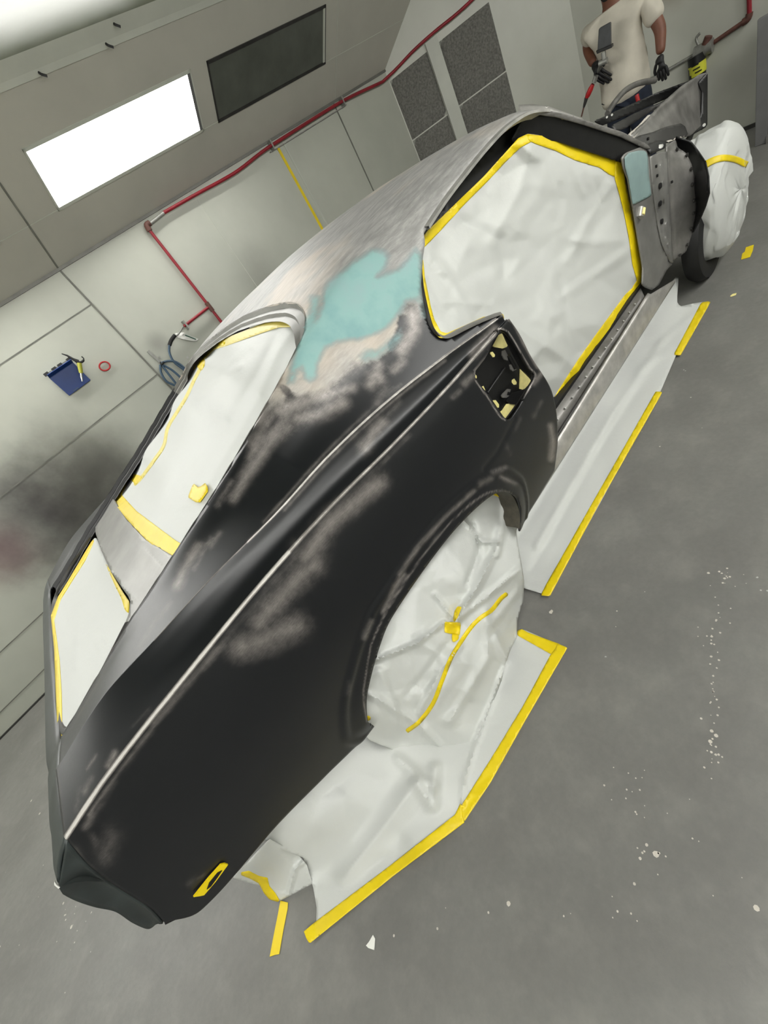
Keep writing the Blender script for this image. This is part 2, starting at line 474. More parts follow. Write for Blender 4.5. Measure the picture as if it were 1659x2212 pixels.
# rounded lip where slope meets ceiling
lp = [(YT + .055 * math.cos(BT), ZT - .055 * math.sin(BT) - .006), (YT + .02, ZT - .022), (YT - .02, ZT + .004), (YT - .05, ZT + .022), (YT + .06, ZT + .03)]
struct(B().prism([(XW0, a, b) for a, b in lp], (XW1 - XW0, 0, 0)).build('trim_1', 'frame_white', smooth=False))
# joints: strips a few mm proud of the panels
def bev(x, d, off=0): return (x, YL + dy * d - off * dz, ZW + dz * d + off * dy * 1.0)
n_trim = [1]
def trim(bld, mat='seam'):
    n_trim[0] += 1
    return struct(bld.build('trim_%d' % n_trim[0], mat, smooth=False))
trim(B().box((XW0, YL - .012, ZW - .012), (4.58, YL, ZW + .006)), 'gutter')
for x in (-2.1, .835): trim(B().box((x - .006, YL - .006, 0), (x + .006, YL, ZW)))
trim(B().box((3.766, YL - .006, 0), (3.777, YL, ZW)))
for x in (-2.1, .835): trim(B().prism([bev(x - .005, 0), bev(x + .005, 0), bev(x + .005, BEV), bev(x - .005, BEV)], (0, -.004, -.004)))
for (x0, x1, z) in ((-2.1, .835, 1.199), (-2.1, .835, 1.785), (XW0, .835, .453), (XW0, .835, .143)):
    trim(B().box((x0, YL - .003, z - .0035), (x1, YL, z + .0035)))
trim(B().box((2.02, YL - .002, 0), (2.024, YL, ZW)), 'frame_white'); trim(B().box((3.03, YL - .004, 0), (3.045, YL, ZW)), 'frame_white')
trim(B().prism([bev(XW0, .30), bev(XW1, .30), bev(XW1, .304), bev(XW0, .304)], (0, -.002, -.002)), 'frame_white')
trim(B().prism([bev(3.80, .02), bev(3.806, .02), bev(3.806, .9), bev(3.80, .9)], (0, -.002, -.002)), 'frame_white')
trim(B().box((XW0, YL - .012, 0), (4.58, YL, .012)), 'dark_grey')
trim(B().box((XW1 - .02, YR, 0), (XW1, 2.56, .03)), 'dark_grey')
# ceiling rods hanging near the lip
# --- light fixtures on the slope
FX = [(1.04, 2.27, True), (2.415, 3.655, False), (-1.86, -.67, True), (-.56, .64, True), (-3.3, -2.15, True)]
def fixture(x0, x1, lit, side, label, group=None):
    sy = 1 if side == 'left' else -1
    base = YL if side == 'left' else YR
    def b(x, d, off=0): return Vector((x, base + sy * (dy * d - off * dz), ZW + dz * d + off * dy))
    d0, d1 = .295, .635
    c = b((x0 + x1) / 2, (d0 + d1) / 2)
    t = thing('ceiling_light', tuple(c), label, 'light', group)
    nrm = Vector((0, -sy * dz, dy))
    fr = B()
    for (a, bb, e, f) in ((x0, x1, d0, d0 + .018), (x0, x1, d1 - .018, d1), (x0, x0 + .012, d0, d1), (x1 - .02, x1, d0, d1)):
        fr.prism([b(a, e), b(bb, e), b(bb, f), b(a, f)], nrm * .006)
    fr.build('frame', 'frame_white' if lit else 'dark_grey', t, smooth=False)
    B().prism([b(x0 + .01, d0 + .015), b(x1 - .015, d0 + .015), b(x1 - .015, d1 - .015), b(x0 + .01, d1 - .015)], nrm * .003).build('diffuser', 'lamp_on' if lit else 'dark_panel', t, smooth=False)
    B().prism([b(x1 - .035, d0 + .016), b(x1 - .012, d0 + .016), b(x1 - .012, d1 - .016), b(x1 - .035, d1 - .016)], nrm * .008).build('end_strip', 'post_grey' if lit else 'frame_white', t, smooth=False)
    return t
fixture(*FX[0], 'left', 'bright lit rectangular light set in the sloping panel above left wall')
fixture(*FX[1], 'left', 'unlit dark rectangular light panel beside the bright one')
fixture(*FX[3], 'left', 'lit rectangular light of which only a corner shows at the left picture edge')
g = 'booth lights out of view behind and beside the camera'
for i in (2, 4): fixture(*FX[i], 'left', 'lit rectangular booth light beyond the picture', g)
for (x0, x1) in ((-3.3, -2.15), (-1.86, -.67), (-.56, .64), (1.04, 2.27), (2.415, 3.655), (4.2, 5.4)): fixture(x0, x1, True, 'right', 'lit rectangular booth light beyond the picture', g)

# --- filters in the corner wall
def filt(s0, s1, rows, label):
    t = thing('exhaust_filter', cw((s0 + s1) / 2, .1), label, 'filter', 'exhaust filter panels in the corner wall')
    for z0, z1 in rows:
        b = B(); n = 12; m = 14
        V = []; Fc = []
        rs = np.random.RandomState(int(s0 * 100 + z0 * 10))
        for i in range(n + 1):
            for j in range(m + 1):
                e = 0 if i in (0, n) or j in (0, m) else .012 + rs.rand() * .006
                V.append(cw(s0 + (s1 - s0) * i / n, z0 + (z1 - z0) * j / m, e))
        for i in range(n):
            for j in range(m):
                a = i * (m + 1) + j; Fc.append((a, a + m + 1, a + m + 2, a + 1))
        mesh('filter_pad', V, Fc, 'filter', t)
    return t
rows = [(.25, .83), (.84, 1.435), (1.445, 1.945)]
filt(.01, .42, rows, 'narrow grey filter panel left of the white post')
filt(.55, 1.06, rows, 'grey filter panel right of the white post')
tag(B().prism([cw(.425, 0), cw(.545, 0), cw(.545, 2.0), cw(.425, 2.0)], (-.02, -.02, 0)).build('filter_post', 'frame_white', smooth=False), 'white steel post between the two grey filter panels', 'post')

# --- red air line
pz = 1.998
t = thing('air_pipe', (1.525, YL - .03, 1.2), 'long red air pipe along the top of left wall dropping to a hose', 'pipe')
yp = YL - .035
line = [(1.70, yp, pz - .005), (2.0, yp, pz - .012), (2.431, yp, pz - .025), (2.75, yp, pz - .005), (2.9, yp, pz), (3.85, yp, pz + .003), (4.45, yp, pz - .03)]
B().tube(catmull(line, 40), .0125).build('pipe_run', 'red_pipe', t)
cwl = [Vector(line[-1])] + [Vector(cw(s, z, .05)) for s, z in ((.1, 1.985), (.3, 2.01), (.53, 2.02), (.8, 2.02), (1.3, 2.06))]
B().tube(catmull([tuple(v) for v in cwl], 20), .0125).build('pipe_run', 'red_pipe', t)
B().tube([(1.525, yp, pz - .02), (1.7, yp, pz - .006)], .013).build('elbow_nipple', 'galv', t)
b = B().tube(catmull([(1.56, yp, pz - .012), (1.53, yp, pz - .015), (1.523, yp, pz - .05)], 8), .02); b.build('elbow', 'brown_pipe', t)
B().tube([(1.524, yp, pz - .03), (1.529, yp, 1.35)], .0115).build('drop_pipe', 'red_pipe', t)
B().tube([(1.529, yp, 1.385), (1.529, yp, 1.31)], .018).build('tee', 'brown_pipe', t)
B().tube([(1.529, yp, 1.31), (1.531, yp, .8)], .0115).build('drop_pipe', 'red_pipe', t)
B().tube([(1.515, yp, 1.35), (1.25, yp, 1.347)], .011).build('branch_pipe', 'red_pipe', t)
for x in (2.89, 3.853, 1.27): B().box((x - .006, YL - .05, (pz if x > 2 else 1.347) - .035), (x + .006, YL, (pz if x > 2 else 1.347) + .035)).build('pipe_clip', 'galv', t, smooth=False)
B().box((2.86, YL - .02, 1.965), (3.9, YL, 1.972)).build('support_rail', 'galv', t, smooth=False)
# yellow tape on the wall
tag(B().box((2.948, YL - .006, .2), (2.972, YL, 1.966)).build('tape_strip', 'tape', smooth=False), 'long vertical strip of yellow tape on the left wall', 'tape')

# --- hose on a hook
t = thing('air_hose', (1.1, YL - .03, 1.3), 'blue-grey coiled air hose hanging from a wall hook', 'hose')
def wp(u, v, y=YL - .04): return on(u, v, y=y)
B().tube(catmull([wp(395, 706), wp(385, 722), wp(376, 728)], 8), .006).build('connector', 'galv', t)
B().tube(catmull([wp(378, 724), wp(370, 735), wp(366, 746)], 8), .014).build('sleeve', 'rubber', t)
B().tube(catmull([wp(366, 744), wp(366, 762), wp(376, 782), wp(397, 799), wp(415, 822)], 20), .009).build('hose_line', 'hose', t)
for P in ([(349, 784), (362, 780), (380, 782), (400, 797), (420, 825)], [(348, 786), (375, 802), (400, 828), (410, 850)], [(346, 788), (348, 805), (360, 824), (378, 833), (400, 850)], [(348, 786), (358, 800), (375, 822), (392, 845)]):
    B().tube(catmull([wp(*p) for p in P], 20), .009).build('hose_loop', 'hose', t)
t = thing('wall_hook', (.95, YL, 1.3), 'flat steel hook strip screwed to wall holding the hose', 'hook')
a, b_ = on(320, 758, y=YL - .01), on(350, 786, y=YL - .01)
dd = (b_ - a) / np.linalg.norm(b_ - a); nn = np.array([dd[2], 0, -dd[0]]) * .011
B().prism([a + nn, b_ + nn, b_ - nn, a - nn], (0, .008, 0)).build('strip', 'galv', t, smooth=False)
B().tube(catmull([wp(347, 783, YL - .01), wp(350, 787, YL - .06), wp(354, 782, YL - .075)], 8), .007).build('hook_arm', 'rubber', t)
# torn plastic scrap with green
t = thing('wall_rag', tuple(on(405, 735, y=YL)), 'torn white plastic scrap with green streak on left wall', 'scrap')
mesh('plastic', [on(*p, y=YL - .004 - .012 * (i % 2)) for i, p in enumerate([(378, 720), (395, 718), (418, 727), (430, 733), (424, 738), (404, 735), (384, 730)])], [(0, 1, 2, 3, 4, 5, 6)], 'white', t, thick=.003)
B().tube([on(400, 724, y=YL - .02), on(423, 733, y=YL - .02)], .004).build('green_streak', simple('green', lin(40, 84, 66), .6), t)

# --- blue bin with blow gun, red ring
t = thing('parts_tray', (.36, YL, 1.42), 'blue metal tray hung tilted on left wall with blow gun', 'tray')
tl, tr, br, bl = (0.262, 1.588), (0.470, 1.583), (0.447, 1.425), (0.262, 1.428)
pts = [on(107, 817, y=YL - .03), on(158, 783, y=YL - .03), on(196, 821, y=YL - .03), on(150, 855, y=YL - .03)]
B().prism(pts, (0, .02, 0)).build('tray_face', 'blue', t, smooth=False, bevel=.003)
ctr = sum(pts) / 4
for i, (a, b2) in enumerate(((0, 1),)):
    A_, B_ = pts[a], pts[b2]; upv = np.array([(B_ - A_)[2], 0, -(B_ - A_)[0]]); upv = -upv / np.linalg.norm(upv) * .018
    if upv[2] < 0: upv = -upv
    B().prism([A_ + (B_ - A_) * .0, B_, B_ + upv + [0, -.06, 0], A_ + upv + [0, -.06, 0]], (0, .004, .004)).build('lip', 'blue', t, smooth=False)
    for f in (.02, .34, .58, .95):
        c = A_ + (B_ - A_) * f + upv * 1.5 + [0, -.03, 0]
        B().box(c - [.016, .012, .010], c + [.016, .012, .010]).build('clip', 'black', t, smooth=False)
    B().tube([A_ + upv * 1.6 + [0, -.035, 0], B_ + upv * 1.6 + [0, -.035, 0]], .003).build('wire', 'galv', t)
B().prism([on(158, 844, y=YL - .032), on(169, 836, y=YL - .032), on(169.5, 837.6, y=YL - .032), on(158.5, 845.6, y=YL - .032)], (0, .001, 0)).build('printed_mark', 'hose', t, smooth=False)
t = thing('blow_gun', tuple(on(172, 790, y=YL - .08)), 'green handled air blow gun with black nozzle resting on tray', 'tool')
yg = YL - .085
B().tube([on(133, 764, y=yg), on(145, 768, y=yg), on(158, 776, y=yg), on(170, 781, y=yg)], [.003, .006, .009, .012]).build('nozzle', 'black', t)
B().tube(catmull([on(163, 778, y=yg), on(170, 783, y=yg), on(178, 781, y=yg), on(181, 775, y=yg), on(176, 770, y=yg)], 12), [.012] * 4 + [.008] * 4 + [.004] * 4).build('head', 'black', t)
B().tube([on(171, 784, y=yg), on(173, 795, y=yg), on(175, 806, y=yg)], [.015, .014, .012]).build('handle', 'gun_green', t)
B().tube([on(175, 805, y=yg), on(176, 814, y=yg), on(178, 824, y=yg)], [.007, .008, .005]).build('fitting', 'chrome', t)
ring = B().tube([wp(226 + 11.5 * math.cos(a), 791 + 9.5 * math.sin(a), YL - .012) for a in np.linspace(0, 2 * PI, 25)], .0055, cap=False)
ring.build('tmp', 'red'); o = bpy.data.objects['tmp']; o.name = 'hose_clamp'
for p in ((212, 788), (238, 783), (229, 803)): pass
tag(o, 'small red ring stuck on left wall right of the blue tray', 'ring')
for n_, (u, v) in enumerate(((344, 771), (405, 772))):
    o = tag(B().tube([on(u, v, y=YL), on(u, v, y=YL - .006)], .009, 14).build('wall_screw', 'galv'), 'small round screw head on left wall ' + ('above the hose hook' if n_ == 0 else 'right of hose loops'), 'screw')

# --- end wall: pipe with regulator, filter bowl, door post
XE = 5.8
t = thing('wall_pipe', (5.76, 1.7, .72), 'red-brown pipe running along end wall then turning upward', 'pipe')
e = lambda u, v, d=.03: on(u, v, x=XE - d)
B().tube([e(1340, 205), e(1445, 150), e(1500, 118)], .013).build('pipe_run', 'galv', t)
B().tube([e(1500, 118), e(1521, 106), e(1614, 42)], .016).build('pipe_run', 'brown_pipe', t)
B().tube(catmull([e(1604, 49), e(1616, 40), e(1619, 28)], 8), .024).build('elbow', 'brown_pipe', t)
B().tube([e(1619, 34), e(1617, -60)], .016).build('riser', 'red_pipe', t)
t = thing('air_regulator', tuple(e(1505, 100, .06)), 'metal air regulator with valve fittings on the end wall pipe', 'regulator')
B().tube([e(1500, 118, .06), e(1540, 97, .06)], .05).build('body', 'galv', t)
B().tube([e(1524, 96, .07), e(1531, 78, .07)], .03).build('valve', 'brown_pipe', t)
B().tube(catmull([e(1508, 96, .07), e(1504, 82, .07), e(1512, 72, .07)], 8), .010).build('lever', 'galv', t)
B().tube([e(1530 + 7 * math.cos(a), 110 + 7 * math.sin(a), .07) for a in np.linspace(0, 2 * PI, 13)], .008, cap=False).build('ring', 'dark_grey', t)
t = thing('filter_bowl', tuple(e(1506, 140, .08)), 'black cylinder with yellow label hanging below the regulator', 'filter')
B().tube([e(1504, 118, .08), e(1508, 190, .08)], .062, 20).build('bowl', 'black', t)
b = B(); 
for i in range(2): pass
B().tube([e(1505.5, 136, .08), e(1507.2, 160, .08)], .0635, 20, cap=False).build('label_sheet', 'label_yellow', t)
for (u, v) in ((1500, 142), (1503, 149), (1507, 155)): B().box(e(u, v, .146) - [.002, .03, .004], e(u, v, .146) + [.002, .02, .004]).build('label_text', 'black', t, smooth=False)
t = thing('door_post', (5.25, 1.1, 0), 'grey steel door post standing at right edge near end wall', 'post')
xd = 5.36
P = lambda u, v: on(u, v, x=xd)
pt0 = on(1646, 312, z=0); xd = pt0[0]
yy = pt0[1]
B().box((xd, yy - .03, 0), (xd + .05, yy + .045, on(1646, 38, x=xd)[2])).build('post_shaft', 'post_grey', t, smooth=False, bevel=.004)
B().box((xd - .03, yy - .8, 0), (xd + .06, yy - .03, .05)).build('bottom_rail', 'steel_dark', t, smooth=False)
B().box((xd + .0, yy - .8, .30), (xd + .03, yy - .05, .34)).build('cross_rail', 'red_dark', t, smooth=False)
B().box((xd + .01, yy - .8, .36), (xd + .02, yy - .05, 1.0)).build('dark_screen', 'black_in', t, smooth=False)
# little hooks along the lip of the slope
for k, (u, v) in enumerate(((243, 49), (83, 156), (228, 94))):
    r_ = ray(u, v); # on the slope plane
    n_ = np.array([0, math.sin(BT), math.cos(BT)]); P0 = np.array([0, YL, ZW]); tt = np.dot(P0 - EYE, n_) / np.dot(r_, n_); c = EYE + tt * r_
    c -= n_ * .012
    o = B().tube([c + n_ * .012, c - n_ * .01, c - n_ * .012 + [.02, 0, -.012]], .006).build('ceiling_hook', 'black')
    tag(o, ['small dark hook on the lip above the unlit light', 'small dark hook on the lip above left end of bright light', 'small dark hook on the lip left of the dark light panel'][k], 'hook')
#@@CAR

# ------------------------------------------------------------------ the car body
YC = 1.67
car = thing('car_body', (1.4, YC, 0), 'stripped fastback car body with black sanded primer, bare steel roof and blue-green filler', 'car')
def P3(c):
    c = tuple(c)
    return on(c[0], c[1], y=c[2]) if c[0] > 10 else np.array(c, float)
N = 300
L4 = catmull([P3(c) for c in [(145, 1807, .86), (240, 1665, .845), (400, 1462, .828), (575, 1250, .822), (720, 1090, .82), (850, 960, .82), (960, 845, .82), (1040, 755, .822), (1098, 692, .832)]], N)
L6 = catmull([P3(c) for c in [(127, 1662, .99), (230, 1500, .955), (325, 1395, .925), (456, 1250, .90), (600, 1105, .885), (708, 986, .88), (830, 872, .873), (960, 770, .862), (1040, 712, .852), (1083, 680, .845)]], N)
TP = np.clip(np.arange(N) / 130, 0, 1)[:, None]; TP = TP * TP * (3 - 2 * TP)
L5 = .62 * L4 + .38 * L6 + TP * np.array([0, .010, -.012]); L5b = .25 * L4 + .75 * L6 + TP * np.array([0, .006, -.010])
L5[0] = .62 * L4[0] + .38 * L6[0]; L5b[0] = .25 * L4[0] + .75 * L6[0]
L3b = catmull([P3(c) for c in [(160, 1825, .858), (-.1, .817, .885), (.35, .812, .885), (.8, .808, .86), (1120, 725, .824)]], N)
L3 = catmull([P3(c) for c in [(195, 1865, .858), (-.1, .81, .80), (.35, .80, .80), (.8, .80, .78), (1142, 768, .822)]], N)
L2 = catmull([P3(c) for c in [(262, 1917, .858), (-.1, .812, .66), (.35, .795, .65), (.8, .798, .63), (1190, 850, .824)]], N)
L1 = catmull([P3(c) for c in [(325, 1957, .860), (-.1, .832, .48), (.35, .822, .46), (.8, .825, .42), (1202, 940, .845)]], N)
L0 = catmull([P3(c) for c in [(354, 1988, .862), (434, 1960, .868), (600, 1775, .868), (700, 1674, .862), (790, 1582, .852), (.35, .848, .275), (1117, 1141, .848), (1195, 1016, .862)]], N)
def across(cols, breaks, m):
    """cols: list of (N,3) curves; smooth interpolation between breaks"""
    out = []
    for i in range(cols[0].shape[0]):
        row = []
        for a, b, k in m:
            seg = catmull([c[i] for c in cols[a:b + 1]], k)
            row += list(seg if not row else seg[1:])
        out.append(row)
    return np.array(out)
G = across([L0, L1, L2, L3, L3b, L4, L5, L5b, L6], None, [(0, 5, 84), (5, 8, 22)])
def refine(G, j, steps):
    """extra columns close to column j, so a rubbed edge and its painted highlight stay thin"""
    out = []
    for row in G:
        r = []
        for k, p in enumerate(row):
            if k == j:
                for s_ in steps:
                    if j > 0: r.append(p + (row[j - 1] - p) / np.linalg.norm(row[j - 1] - p + 1e-9) * min(s_, .8 * np.linalg.norm(row[j - 1] - p)))
                r.append(p)
                for s_ in steps[::-1]:
                    if j < len(row) - 1: r.append(p + (row[j + 1] - p) / np.linalg.norm(row[j + 1] - p + 1e-9) * min(s_, .8 * np.linalg.norm(row[j + 1] - p)))
            else: r.append(p)
        out.append(r)
    return np.array(out)
G = refine(G, G.shape[1] - 1, (.004, .0022)); G = refine(G, 83, (.004, .0022))
n_, m_ = G.shape[:2]
V = G.reshape(-1, 3)
# wheel-arch flare
ARC = [(790, 1556), (784, 1520), (783, 1490), (790, 1440), (800, 1390), (822, 1340), (850, 1290), (900, 1215), (950, 1150), (1000, 1100), (1040, 1070), (1062, 1061), (1080, 1060), (1096, 1066), (1105, 1075), (1113, 1092), (1118, 1112), (1117, 1141)]
arc3 = catmull([on(u, v, y=.822 if 800 < u < 1100 else .835) for u, v in ARC], 90)
arcxz = [(p[0], p[2]) for p in arc3]
poly_arch = [(arcxz[0][0], -.2)] + arcxz + [(arcxz[-1][0], -.2)]
dA = polydist(V[:, [0, 2]], arcxz, False)
fl = np.clip(1 - dA / .085, 0, 1)
side_f = (V[:, 2] < .72)
V[:, 1] -= np.where(side_f, .014 * (fl * fl * (3 - 2 * fl)) + .006 * np.exp(-((dA - .07) / .012) ** 2), 0)
SC = [(1083, 712), (1095, 718), (1109, 740), (1122, 763), (1142, 797), (1151, 805), (1154, 811), (1153, 818), (1147, 828), (1131, 852), (1113, 880), (1096, 903), (1087, 908), (1077, 901), (1063, 880), (1049, 858), (1027, 829), (1021, 815), (1024, 802), (1045, 777), (1063, 749), (1076, 725)]
scoop3 = [on(u, v, y=.815) for u, v in SC]
poly_sc = [(p[0], p[2]) for p in scoop3]
# crease running down-rearward from the recess corner
dC = polydist(V[:, [0, 2]], [tuple(on(u, v, y=.82)[[0, 2]]) for u, v in ((1100, 905), (1060, 975), (1030, 1010))], False)
V[:, 1] += .003 * np.exp(-(dC / .012) ** 2)

# paint layers, as sanded, with crease highlights painted in: strokes and areas seen on the panel (surveyed in photo pixels, laid on the metal)
def soft(d, r, s): return np.clip((r - d) / s * .5 + .5, 0, 1)
STEEL = [(520, 1000), (560, 935), (600, 900), (640, 880), (690, 875), (735, 850), (775, 835), (800, 830), (820, 800), (850, 805), (868, 790), (888, 765), (905, 735), (930, 690), (945, 620), (1200, 560), (1500, 300), (1400, -100), (200, -100), (200, 1000), (430, 1000), (600, 830), (560, 900), (500, 1010)]
STEEL = [(640, 700), (590, 835), (572, 885), (600, 868), (625, 852), (650, 855), (680, 852), (710, 838), (735, 815), (765, 788), (800, 780), (835, 762), (853, 737), (860, 712), (866, 690), (876, 662), (905, 655), (935, 640), (1200, 560), (1500, 300), (1400, -100), (200, -100), (200, 900), (560, 760)]
cz = lambda P: [(560 + x / 2.765, 250 + y / 2.765) for x, y in P]
FIL = cz([(670, 800), (740, 805), (775, 840), (760, 900), (700, 965), (760, 945), (830, 920), (890, 850), (935, 790), (962, 830), (972, 1000), (960, 1085), (880, 1110), (835, 1180), (760, 1260), (700, 1300), (600, 1335), (470, 1345), (400, 1385), (350, 1480), (335, 1560), (305, 1590), (275, 1570), (262, 1500), (235, 1510), (205, 1590), (172, 1605), (190, 1500), (215, 1410), (195, 1370), (250, 1255), (300, 1180), (310, 1080), (352, 1078), (357, 1110), (335, 1235), (380, 1140), (385, 1040), (410, 990), (500, 925), (580, 860)])
FIL2 = cz([(590, 1440), (640, 1400), (700, 1400), (760, 1350), (810, 1310), (855, 1275), (850, 1330), (800, 1390), (720, 1440), (620, 1475)])
FIL3 = cz([(965, 1060), (990, 1120), (995, 1200), (975, 1200), (960, 1120)])
C4 = [tuple(p) for p in pix(L4)]; C6 = [tuple(p) for p in pix(L6)]
def shift(l, a, b): return [(u + a, v + b) for u, v in l[::4]]
WEAR_AND_HIGHLIGHT = [  # polyline, half-width px, strength
    ([(890, 672), (894, 712), (868, 755)], 15, .95), ([(815, 800), (822, 822)], 12, .85), ([(690, 860), (730, 845), (760, 838)], 12, .8), ([(600, 885), (640, 872), (700, 852)], 17, .95), ([(590, 890), (540, 990)], 9, .8), ([(622, 885), (590, 930), (555, 990)], 8, .8), ([(575, 865), (562, 900)], 12, .7), ([(665, 890), (640, 925)], 7, .6),
    (C4[0:120], 1.3, 1.9), (C4[110:290], 1.2, 1.3), (C6[60:120], 1.2, 1.1), (C6[110:250], 1.6, 1.5), (C6[240:295], 1.3, 1.2), (SC + SC[:1], 1.4, 1.1), (shift(C6[120:220], -5, -7), 3, .55),  # crease lines: rubbed edges with a bright highlight painted in
    ([(150, 1850), (180, 1900)], 22, 0.73), ([(210, 1905), (250, 1945)], 16, 0.59), ([(270, 1970), (320, 1985)], 10, .45), ([(112, 1760), (122, 1880)], 8, 0.59), ([(130, 1700), (140, 1800)], 9, .42), ([(125, 1640), (135, 1720)], 5, .4),
    (shift(C4[20:150], 9, 8), 6, .5), (shift(C4[10:60], 8, 8), 5, .62), (shift(C6[130:250], 4, 6), 4, .6), (shift(C4[150:200], 7, 7), 5, .5),
    ([(330, 1560), (420, 1455), (480, 1390)], 9, 0.59), ([(195, 1770), (260, 1660), (330, 1570)], 8, .42),
    ([(520, 1395), (560, 1385), (640, 1350)], 26, 0.73), ([(560, 1340), (620, 1270), (680, 1215)], 24, 0.71), ([(660, 1200), (720, 1120), (800, 1055), (815, 1045)], 20, 0.78), ([(585, 1330), (640, 1180)], 12, .4),
    ([(785, 970), (805, 935), (825, 915)], 15, 0.73), ([(383, 1265), (400, 1225), (430, 1180)], 11, 0.80), ([(505, 1075), (525, 1040), (545, 1005)], 12, 0.78), ([(530, 1030), (580, 960), (620, 920)], 14, 0.78), ([(470, 1090), (500, 1040)], 7, 0.59),
    ([(455, 1180), (475, 1150)], 6, 0.59), ([(300, 1400), (330, 1350), (370, 1300)], 7, .45), ([(225, 1840), (245, 1800)], 24, .46), ([(200, 1800), (230, 1850)], 10, .4), ([(405, 1905), (440, 1885)], 8, .42),
    ([(1020, 765), (1045, 735), (1065, 712)], 10, 0.78), ([(1000, 830), (1015, 815)], 9, 0.65), ([(975, 860), (990, 845)], 6, 0.59), ([(860, 1240), (905, 1175), (960, 1115), (1020, 1060)], 4.5, 0.73), ([(1060, 1020), (1090, 1010)], 6, 0.59), ([(1080, 1030), (1110, 1045)], 5, 0.71),
    ([(825, 1320), (860, 1250)], 6, 0.71), ([(850, 1265), (870, 1240)], 6, 0.71), ([(1035, 1045), (1055, 1032)], 7, 0.59), ([(785, 1375), (800, 1340)], 6, 0.65), ([(752, 1500), (752, 1470)], 5, .35),
    ([(1186, 920), (1192, 950), (1188, 990)], 7, 0.89), ([(1165, 870), (1150, 900)], 6, .42), ([(1120, 905), (1110, 930)], 5, .4), ([(1090, 960), (1100, 980)], 6, .36),
    ([(190, 1710), (205, 1680)], 7, 0.59), ([(240, 1655), (255, 1625)], 7, 0.71), ([(195, 1660), (215, 1630)], 4, 0.59), ([(290, 1570), (330, 1530)], 4, .45), ([(185, 1780), (200, 1755)], 9, 0.59), ([(170, 1750), (180, 1700)], 6, .36),
    ([(560, 905), (590, 860), (620, 830)], 18, 0.89), ([(545, 960), (580, 900)], 12, 0.73), ([(640, 905), (700, 890), (740, 870)], 16, 0.83), ([(800, 830), (820, 790)], 12, 0.89), ([(850, 800), (870, 780)], 10, 0.83), ([(870, 760), (895, 700), (905, 660)], 14, 0.83), ([(700, 840), (740, 800), (770, 780)], 20, .8), ([(860, 870), (830, 905)], 8, .45),
    ([(600, 930), (640, 900)], 14, 0.65), ([(560, 990), (600, 930)], 9, 0.59), ([(830, 840), (815, 870)], 10, 0.59), ([(420, 1230), (455, 1160)], 5, 0.59), ([(150, 1860), (175, 1900)], 12, .4), ([(200, 1900), (260, 1950)], 12, .35), ([(905, 690), (915, 640)], 10, 0.71),
    ([(1081, 679), (1106, 700), (1131, 748), (1157, 793), (1167, 801)], 3.5, .8), ([(1150, 830), (1167, 805)], 5, .8), ([(1050, 1140), (1110, 1030)], 3, .0)]
WEAR_ARC = ([tuple(p) for p in pix(arc3)], 2.2, .75)
DARK = [([(848, 748), (866, 718), (871, 690)], 6), ([(905, 690), (912, 740)], 6), ([(612, 838), (622, 846)], 6)]
def paint(o, mask_steel=True, wear=True, flat=None):
    me = o.data; n = len(me.vertices); co = np.empty(n * 3); me.vertices.foreach_get('co', co); co = co.reshape(-1, 3) + np.array(car.location)
    A = np.zeros((n, 4)); A[:, 3] = 1
    if flat is not None: A[:, :3] = flat
    else:
        p = pix(co)
        if mask_steel:
            d = polydist(p, STEEL); ins = inpoly(p, STEEL); A[:, 0] = np.where(ins, np.clip(.5 + d / 50, 0, 1), np.clip(.5 - d / 50, 0, 1))
            for f, k in ((FIL, 1.0), (FIL2, .8), (FIL3, .8)):
                d = polydist(p, f); ins = inpoly(p, f); A[:, 1] = np.maximum(A[:, 1], k * np.where(ins, np.clip(.5 + d / 30, 0, 1), np.clip(.5 - d / 30, 0, 1)))
            for l, r in DARK: A[:, 0] *= 1 - soft(polydist(p, l, False), r, r)
        for l, r, k in WEAR_AND_HIGHLIGHT + [WEAR_ARC]:
            if wear: A[:, 2] = np.maximum(A[:, 2], k * soft(polydist(p, l, False), r, r * 1.3))
    at = me.color_attributes.new('paint', 'FLOAT_COLOR', 'POINT'); at.data.foreach_set('color', A.ravel())
def mirror(V): V = np.array(V); V[:, 1] = 2 * YC - V[:, 1]; return V

F0 = gridtris(n_, m_)
P2 = V[:, [0, 2]]
test = lambda q: inpoly(q, poly_arch) | inpoly(q, poly_sc)
Vq, Fq, _, _ = cut(V, F0, P2, test)
qp = mesh('quarter_panel', Vq, Fq, 'body', car, True, 28, thick=.006); paint(qp)
qp['label'] = 'near side black sanded quarter panel'
ql = mesh('quarter_panel', mirror(Vq), [f[::-1] for f in Fq], 'body', car, True, 28, thick=.006); paint(ql, flat=(0, 0, .12))
ql['label'] = 'far side quarter panel'

# ---- upper skin: C-pillars and roof
def ix(x, ks): ks = np.array(ks, float); return np.interp(x, ks[:, 0], ks[:, 1])
def smooth_keys(ks, n=400):
    ks = np.array(ks, float); c = catmull(ks, n); c = c[np.argsort(c[:, 0])]; return c
zB = smooth_keys([(-.60, .885), (-.516, .90), (-.38, .938), (-.22, .988), (-.15, 1.005), (0, 1.046), (.15, 1.085), (.3, 1.129), (.45, 1.175), (.6, 1.222), (.64, 1.236), (.7, 1.250), (.8, 1.270), (.95, 1.290), (1.1, 1.304), (1.4, 1.330), (1.7, 1.335), (1.86, 1.315), (1.97, 1.285), (2.03, 1.26)])
yB = smooth_keys([(-.6, 1.125), (-.516, 1.11), (-.38, 1.108), (-.22, 1.095), (-.15, 1.09), (0, 1.07), (.15, 1.06), (.3, 1.05), (.45, 1.042), (.6, 1.05), (.7, 1.06), (.85, 1.08), (1.05, 1.10), (2.1, 1.10)])
